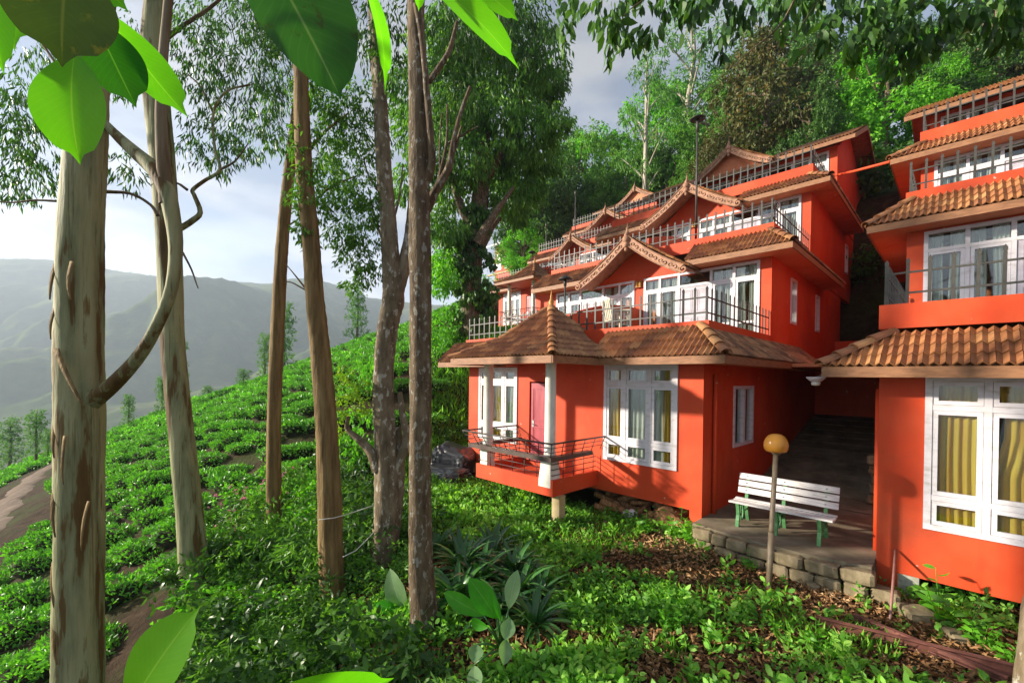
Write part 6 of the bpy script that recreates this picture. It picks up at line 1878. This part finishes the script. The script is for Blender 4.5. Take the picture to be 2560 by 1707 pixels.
for i, (x, y, s, lab) in enumerate(((1060, 1265, 1.0, 'dark strap leaved lily clump right behind the dark trunk'), (1130, 1240, 1.0, 'strap leaved lily clump at the back of the group, in the sun'), (1190, 1330, 1.0, 'strap leaved lily clump at the right of the group'), (1050, 1340, .95, 'strap leaved lily clump beside the foot of the dark trunk'), (1150, 1370, .9, 'low strap leaved lily clump in the middle of the group'), (1225, 1400, .8, 'strap leaved lily clump drooping over dark soil'), (1000, 1230, .8, 'small strap leaved clump left of the lily group'), (1240, 1340, .8, 'small strap leaved clump at the right edge of the lily group'), (1100, 1300, 1.0, 'strap leaved lily clump at the heart of the group'), (1180, 1280, .95, 'strap leaved lily clump behind the right half of the group'))):
    p, d = GD(x, y + 40)
    o = link('lily_clump', ST[i % 3]); o.location = p - Vector((0, 0, .03)); o.rotation_euler = (0, 0, i * 1.1); o.scale = (s,) * 3
    tag(o, lab, 'lily', 'strap leaved lilies')
def broad_leaf(name, parent, base, tip, width, nrm, mat, curl=0.12, acum=0.0, fold=0.15, seg=16, holes=(), belly=0.45, wave=0.0):
    """one big leaf from base to tip: midrib, pinched base, pointed tip"""
    base, tip, nrm = Vector(base), Vector(tip), Vector(nrm).normalized()
    d = (tip - base); L = d.length; d.normalize()
    s = d.cross(nrm).normalized(); n_ = s.cross(d).normalized()
    cols = 8; Vs, Fs, K = [], [], cols + 1
    for j in range(seg + 1):
        t = j / seg
        w = math.sin(math.pi * t ** (math.log(0.5) / math.log(belly))) ** 0.75 if 0 < t < 1 else 0.0
        if acum and t > 1 - acum: w = w * 0.55 * ((1 - t) / acum) ** .5 if t < 1 else 0.0
        w = max(w, 0.006) * width / 2
        c = base + d * (L * t) - n_ * (curl * L * (2 * t - 1) ** 2 - curl * L * .5)
        for i in range(cols + 1):
            e = i / cols * 2 - 1
            Vs.append(c + s * (w * e) + n_ * (fold * w * abs(e) ** 1.3 + wave * w * math.sin(t * 17 + (1 if e > 0 else 0)) * abs(e) ** 2))
    for j in range(seg):
        for i in range(cols):
            if (j, i) in holes: continue
            Fs.append((j * K + i, j * K + i + 1, (j + 1) * K + i + 1, (j + 1) * K + i))
    me = np_mesh(name, np.array([tuple(v) for v in Vs]), np.array(Fs)); smooth_mesh(me)
    uv = me.uv_layers.new(name='leaf')
    li = np.zeros(len(me.loops), np.int32); me.loops.foreach_get('vertex_index', li)
    uv.data.foreach_set('uv', np.stack([(li % K) / cols, (li // K) / seg], 1).astype(np.float32).ravel())
    o = link(name, me, mat, parent)
    return o
def m_bigleaf(name, c0, c1, rib, trans, rough=0.3, spots=None, tcol=(1.5, 1.9, .4)):
    """broad leaf: pale midrib, faint side veins, blotches"""
    m, ns, ls, b = nm(name)
    uv = ns.new('ShaderNodeUVMap'); uv.uv_map = 'leaf'
    sp = ns.new('ShaderNodeSeparateXYZ'); ls.new(uv.outputs['UV'], sp.inputs[0])
    ab = ns.new('ShaderNodeMath'); ab.operation = 'SUBTRACT'; ab.inputs[1].default_value = 0.5; ls.new(sp.outputs['X'], ab.inputs[0])
    aa = ns.new('ShaderNodeMath'); aa.operation = 'ABSOLUTE'; ls.new(ab.outputs[0], aa.inputs[0])
    n = noise(ns, ls, 9, 5, .6); r = ramp(ns, [(.3, c0), (.7, c1)]); ls.new(n.outputs['Fac'], r.inputs['Fac'])
    rm = ramp(ns, [(0.0, (1, 1, 1)), (0.022, (0, 0, 0))]); ls.new(aa.outputs[0], rm.inputs['Fac'])
    c = mixrgb(ns, ls, rm.outputs['Color'], r.outputs['Color'], rib)
    # side veins
    ve = ns.new('ShaderNodeMath'); ve.operation = 'MULTIPLY_ADD'; ve.inputs[1].default_value = -0.55; ls.new(aa.outputs[0], ve.inputs[0]); ls.new(sp.outputs['Y'], ve.inputs[2])
    mu = ns.new('ShaderNodeMath'); mu.operation = 'MULTIPLY'; mu.inputs[1].default_value = 95.0; ls.new(ve.outputs[0], mu.inputs[0])
    sn = ns.new('ShaderNodeMath'); sn.operation = 'SINE'; ls.new(mu.outputs[0], sn.inputs[0])
    rv = ramp(ns, [(0.75, (0, 0, 0)), (1.0, (.11, .11, .11))]); ls.new(sn.outputs[0], rv.inputs['Fac'])
    c = mixrgb(ns, ls, rv.outputs['Color'], c, rib)
    if spots:
        n2 = noise(ns, ls, spots[1], 5, .65); r2 = ramp(ns, [(.58, (0, 0, 0)), (.66, (.9, .9, .9))]); ls.new(n2.outputs['Fac'], r2.inputs['Fac'])
        c = mixrgb(ns, ls, r2.outputs['Color'], c, spots[0])
    ls.new(c, b.inputs['Base Color']); b.inputs['Roughness'].default_value = rough; b.inputs['Specular IOR Level'].default_value = .2
    t = ns.new('ShaderNodeBsdfTranslucent'); tm = mixrgb(ns, ls, 1.0, c, tcol, 'MULTIPLY'); ls.new(tm, t.inputs['Color'])
    mx = ns.new('ShaderNodeMixShader'); mx.inputs['Fac'].default_value = trans
    ls.new(b.outputs['BSDF'], mx.inputs[1]); ls.new(t.outputs['BSDF'], mx.inputs[2]); ls.new(mx.outputs['Shader'], ns['Material Output'].inputs['Surface'])
    bump(ns, ls, sn.outputs[0], b, .02, .0004)
    return m
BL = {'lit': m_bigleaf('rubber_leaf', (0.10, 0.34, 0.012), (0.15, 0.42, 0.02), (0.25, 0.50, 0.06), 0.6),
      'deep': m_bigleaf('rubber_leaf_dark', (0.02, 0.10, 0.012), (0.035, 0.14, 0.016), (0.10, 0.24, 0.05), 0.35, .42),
      'old': m_bigleaf('rubber_leaf_blighted', (0.025, 0.04, 0.010), (0.05, 0.08, 0.015), (0.10, 0.11, 0.03), 0.25, .35, ((0.14, 0.12, 0.012), 20)),
      'under': m_bigleaf('rubber_leaf_speckled', (0.02, 0.085, 0.016), (0.035, 0.12, 0.022), (0.12, 0.19, 0.09), 0.22, .33, ((0.04, 0.05, 0.012), 34)),
      'canna': m_bigleaf('canna_leaf', (0.05, 0.28, 0.015), (0.075, 0.36, 0.025), (0.18, 0.44, 0.10), 0.6, .35),
      'canna_pale': m_bigleaf('canna_leaf_pale', (0.17, 0.30, 0.13), (0.24, 0.38, 0.18), (0.34, 0.46, 0.28), 0.35, .35)}
# canna-like broad leaved plants
def canna(label, foot, leaves, d):
    p, dd = GD(*foot)
    dd = d or dd
    t = thing('canna_plant', label, 'plant', D(foot[0], foot[1], dd))
    b0 = D(foot[0], foot[1], dd)
    for i, (bx, by, tx, ty, w, mt, dz, nx) in enumerate(leaves):
        a, b = D(bx, by, dd - .02 * i), D(tx, ty, dd + dz)
        broad_leaf('leaf', t, a, b, pxr(w, dd) * 2, -CF + CU * .3 + CR * nx, BL[mt], .08, .05, .2, wave=.03, belly=.52)
        mb = MB(); mb.tube([b0, b0.lerp(a, .5) + Vector((0, 0, .03)), a], [.014, .012, .008], 6); mb.build('stalk', BARK['white'] if mt == 'x' else LEAF['strap'], t, True)
canna('broad leaved plant with a tall ribbed leaf just left of the dark trunk', (925, 1440), [(931, 1418, 894, 1306, 50, 'canna_pale', .12, -.2), (915, 1400, 862, 1386, 30, 'canna', .05, 0), (940, 1425, 912, 1398, 24, 'canna', 0, .3), (935, 1440, 905, 1420, 30, 'canna_pale', -.1, 0)], 5.9)
canna('broad leaved plant with an upright bright leaf in the bottom centre', (1152, 1490), [(1143, 1420, 1078, 1327, 54, 'canna', .1, .3), (1112, 1413, 1018, 1359, 40, 'canna', .25, 0), (1168, 1398, 1188, 1308, 36, 'canna_pale', .1, -.3), (1150, 1425, 1132, 1362, 13, 'canna', 0, .2), (1172, 1418, 1160, 1468, 34, 'canna_pale', -.2, 0), (1162, 1466, 1158, 1525, 32, 'canna_pale', -.3, .2), (1096, 1478, 1088, 1520, 34, 'canna_pale', -.3, 0), (1089, 1526, 1094, 1590, 34, 'canna_pale', -.35, 0), (1120, 1440, 1080, 1425, 26, 'canna', .1, 0)], 4.4)
# leafy plants by the walls, each a thing
WD = []
for i in range(3):
    g = np.random.default_rng(900 + i); P, Dv, Ls = [], [], []; stv, stf = [], []
    for s_ in range(7):
        a = g.random() * 6.28; e = np.array([math.cos(a) * .16, math.sin(a) * .16, .20 + .22 * g.random()])
        for q_ in range(3): stv += [np.array([.006 * math.cos(q_ * 2.1), .006 * math.sin(q_ * 2.1), -.02]), e * 1.02 + np.array([.003 * math.cos(q_ * 2.1), .003 * math.sin(q_ * 2.1), 0])]
        b_ = 6 * s_; stf += [(b_ + 2 * u, b_ + (2 * u + 2) % 6, b_ + (2 * u + 3) % 6) for u in range(3)] + [(b_ + 2 * u, b_ + (2 * u + 3) % 6, b_ + 2 * u + 1) for u in range(3)]
        for j in range(8):
            t_ = (j + 1) / 8; q = e * t_; b = a + (1.3 if j % 2 else -1.3) + g.normal() * .3
            P.append(q); Dv.append([math.cos(b), math.sin(b), .15]); Ls.append(.13 * (1.1 - .4 * t_))
    V, F = leaf_geo(np.array(P), np.array(Dv), np.array(Ls), np.array(Ls) * .42, g, .15, .3, True)
    V, F = join([(V, F), (np.array(stv), np.array(stf))])
    me = np_mesh('leafy_weed', V, F); me.materials.append(LEAF['bright' if i != 1 else 'mid']); WD.append(me)
plants = [(1560, 1225, 1.3, 'tall bright weed clump against the orange corner pillar'), (1520, 1200, 1.1, 'bright weed left of the orange corner pillar'), (1590, 1240, 1.1, 'bright weed at the very corner of the patio wall'), (1480, 1215, 1.0, 'bright weed before the firewood'), (1445, 1195, .8, 'small weed by the plastic bag'), (1700, 1270, .8, 'weed growing on the patio edge left of the lamp pole'), (1720, 1300, .7, 'weed at the foot of the retaining wall left of the lamp pole'), (1810, 1305, .9, 'leafy weed on the retaining wall right of the lamp pole'), (1835, 1290, .8, 'leafy weed just below the bench, right of the lamp'), (2160, 1420, 1.5, 'large leafy plant under the floor of the right house'), (2210, 1450, 1.4, 'leafy plant spilling forward below the right house'), (2250, 1480, 1.0, 'smaller leafy plant at the right below the house floor'), (1875, 1490, .8, 'light green weed beside the steel channels'), (1700, 1400, .9, 'pale leaved weed in the sunny patch of the yard'), (1540, 1440, .8, 'leafy weed in the middle of the yard'), (1410, 1190, .7, 'weed at the near end of the firewood'), (1330, 1180, .7, 'weed beside the cream balcony pillar'), (2320, 1520, .8, 'weed at the lower right corner'), (1640, 1470, .9, 'leafy weed left of the pale leaved weed'), (1450, 1500, .8, 'weed at the bottom of the yard'), (1980, 1300, .5, 'sprig on the retaining wall under the right end of the bench'), (1940, 1320, .5, 'sprig beside the corner stones of the retaining wall')]
for i, (x, y, s, lab) in enumerate(plants):
    p, d = GD(x, y + 8)
    o = link('leafy_weed', WD[i % 3]); o.location = p - Vector((0, 0, .02)); o.scale = (s,) * 3; o.rotation_euler = (0, 0, i * 2.1)
    tag(o, lab, 'weed', 'leafy weeds of the yard')

# ------------------------------------------------------------------ rubber plant leaves close to the camera
def twig_thing(label, root, leaves, d):
    t = thing('rubber_plant_branch', label, 'branch', D(root[0], root[1], d))
    r0 = D(root[0], root[1], d)
    for i, (bx, by, tx, ty, w, mt, db, dtp, tilt, acum, curl, fold) in enumerate(leaves):
        a, b = D(bx, by, d + db), D(tx, ty, d + dtp)
        nrm = -CF + CR * tilt + CU * .25
        o = broad_leaf('leaf', t, a, b, pxr(w, d) * 2, nrm, BL[mt], curl, acum, fold, 22, belly=.5)
        mb = MB(); mb.tube([r0, r0.lerp(a, .6) + CU * .01, a], [.004, .0035, .003], 6); mb.build('leaf_stalk', LEAF['yellow'], t, True)
    return t
twig_thing('glossy rubber plant leaves hanging in the upper left corner, close to the lens', (150, -140),
    [(165, 120, 178, 376, 168, 'lit', 0, .02, .1, .12, .06, .14), (155, -95, 140, 152, 190, 'old', -.06, -.05, .5, .15, .05, .12), (215, 45, 314, 250, 120, 'deep', .02, .05, .5, .16, -.04, .2), (238, 30, 434, 276, 100, 'lit', .05, .08, .5, .14, -.06, .22),
     (-30, -80, 4, 165, 90, 'lit', .02, .0, .3, .12, .05, .15), (70, -120, 25, 112, 120, 'lit', .05, .06, .3, .15, .08, .15), (200, -70, 292, 24, 70, 'lit', .04, .04, -.2, .15, .05, .15)], .62)
twig_thing('broad dark speckled leaf and a narrow one hanging at the top, left of dark trunk', (680, -260),
    [(585, -150, 785, 226, 226, 'under', -.04, .03, .45, .08, .04, .38), (838, -70, 892, 216, 46, 'lit', 0, .05, 1.3, .2, .10, .25)], .6)
twig_thing('bright rubber plant leaves at the top edge, right of the dark trunk', (1000, -160),
    [(975, -60, 1196, 154, 96, 'lit', 0, .05, .4, .18, .06, .2), (1070, -50, 1190, 46, 62, 'lit', .03, .04, -.3, .1, .05, .2), (962, -70, 962, 26, 30, 'lit', .02, .02, .5, .1, .05, .2)], .7)
twig_thing('single bright rubber plant leaf pointing up at the lower left, close to the lens', (270, 1720),
    [(285, 1640, 454, 1394, 150, 'lit', 0, .03, -.25, .13, .05, .14)], .6)
twig_thing('curled rubber plant leaf cut off by the bottom edge', (640, 1760),
    [(545, 1640, 905, 1562, 120, 'lit', 0, .06, .1, .1, .10, .35)], .6)

# ------------------------------------------------------------------ tree at the right edge with its overhanging branches
t = thing('overhanging_tree', 'mottled trunk at the lower right edge whose leafy branches hang across the top', 'tree', D(2400, 1600, 2.6))
P = [D(2404, 1750, 2.6), D(2400, 1600, 2.6), D(2404, 1450, 2.62), D(2420, 1340, 2.65), D(2490, 1000, 2.7), D(2540, 500, 2.8), D(2520, 0, 3.0), D(2440, -420, 3.2)]
link('trunk', stem_mesh(P, [pxr(w, 2.6) * .8 for w in (130, 122, 112, 100, 96, 92, 84, 60)], 16, 50, .05, 91, .04), BARK['grey'], t)
dd = 3.4
for i, q in enumerate(([(2500, -60), (2250, -120), (1950, -90), (1700, -70), (1480, -40)], [(2300, -110), (2150, -10), (2080, 60), (2040, 130)], [(1950, -90), (1880, 0), (1840, 60)], [(1700, -70), (1680, 20), (1660, 90)], [(1560, -50), (1450, 20), (1420, 60)], [(2480, -100), (2330, 0), (2300, 60)], [(1840, -30), (1790, 60), (1720, 120), (1640, 190), (1560, 250)])):
    link('branch', stem_mesh([D(x, y, dd + .12 * math.sin(i * 2 + k)) for k, (x, y) in enumerate(q)], [.035, .02, .010, .006] if i == 0 else [.010, .006, .0035, .002], 6, 24, .05, 92 + i), BARK['grey'], t)
cl = []
g_ = random.Random(77)
for x, y, r in ((1400, 10, .16), (1440, 50, .15), (1420, 100, .12), (1480, 20, .15), (1500, 70, .11), (1540, 10, .14), (1390, 60, .1), (1450, 120, .08), (1600, 15, .12), (1660, 10, .14), (1710, 20, .13), (1730, 40, .1), (1650, 100, .07), (1690, 95, .06), (1660, 130, .06), (1580, 40, .1), (1830, 20, .2), (1900, 30, .2), (1960, 60, .18), (2010, 20, .2), (2080, 40, .2), (2060, 110, .16), (2100, 90, .14), (2160, 20, .2), (2240, 30, .2), (2310, 30, .2), (2340, 70, .1), (2020, 90, .12), (1870, 80, .1), (2150, 70, .14), (1350, 0, .1), (1810, -20, .2), (2330, -10, .2), (2200, 80, .1), (1290, 20, .12), (1300, 70, .08)):
    cl.append((D(x, y - 14, dd + g_.uniform(-.35, .35)), r))
crown(cl, 950, 0.115, 0.042, 0.75, LEAF['dark'], t, 93, True)
cl2 = [(D(x, y, dd + .2), r) for x, y, r in ((1920, 100, .12), (2040, 150, .12), (2110, 140, .1), (1990, 130, .1), (1800, 50, .1), (1850, 120, .07))]
crown(cl2, 700, 0.12, 0.045, 0.8, LEAF['mid'], t, 94, True, name='hanging_leaves')
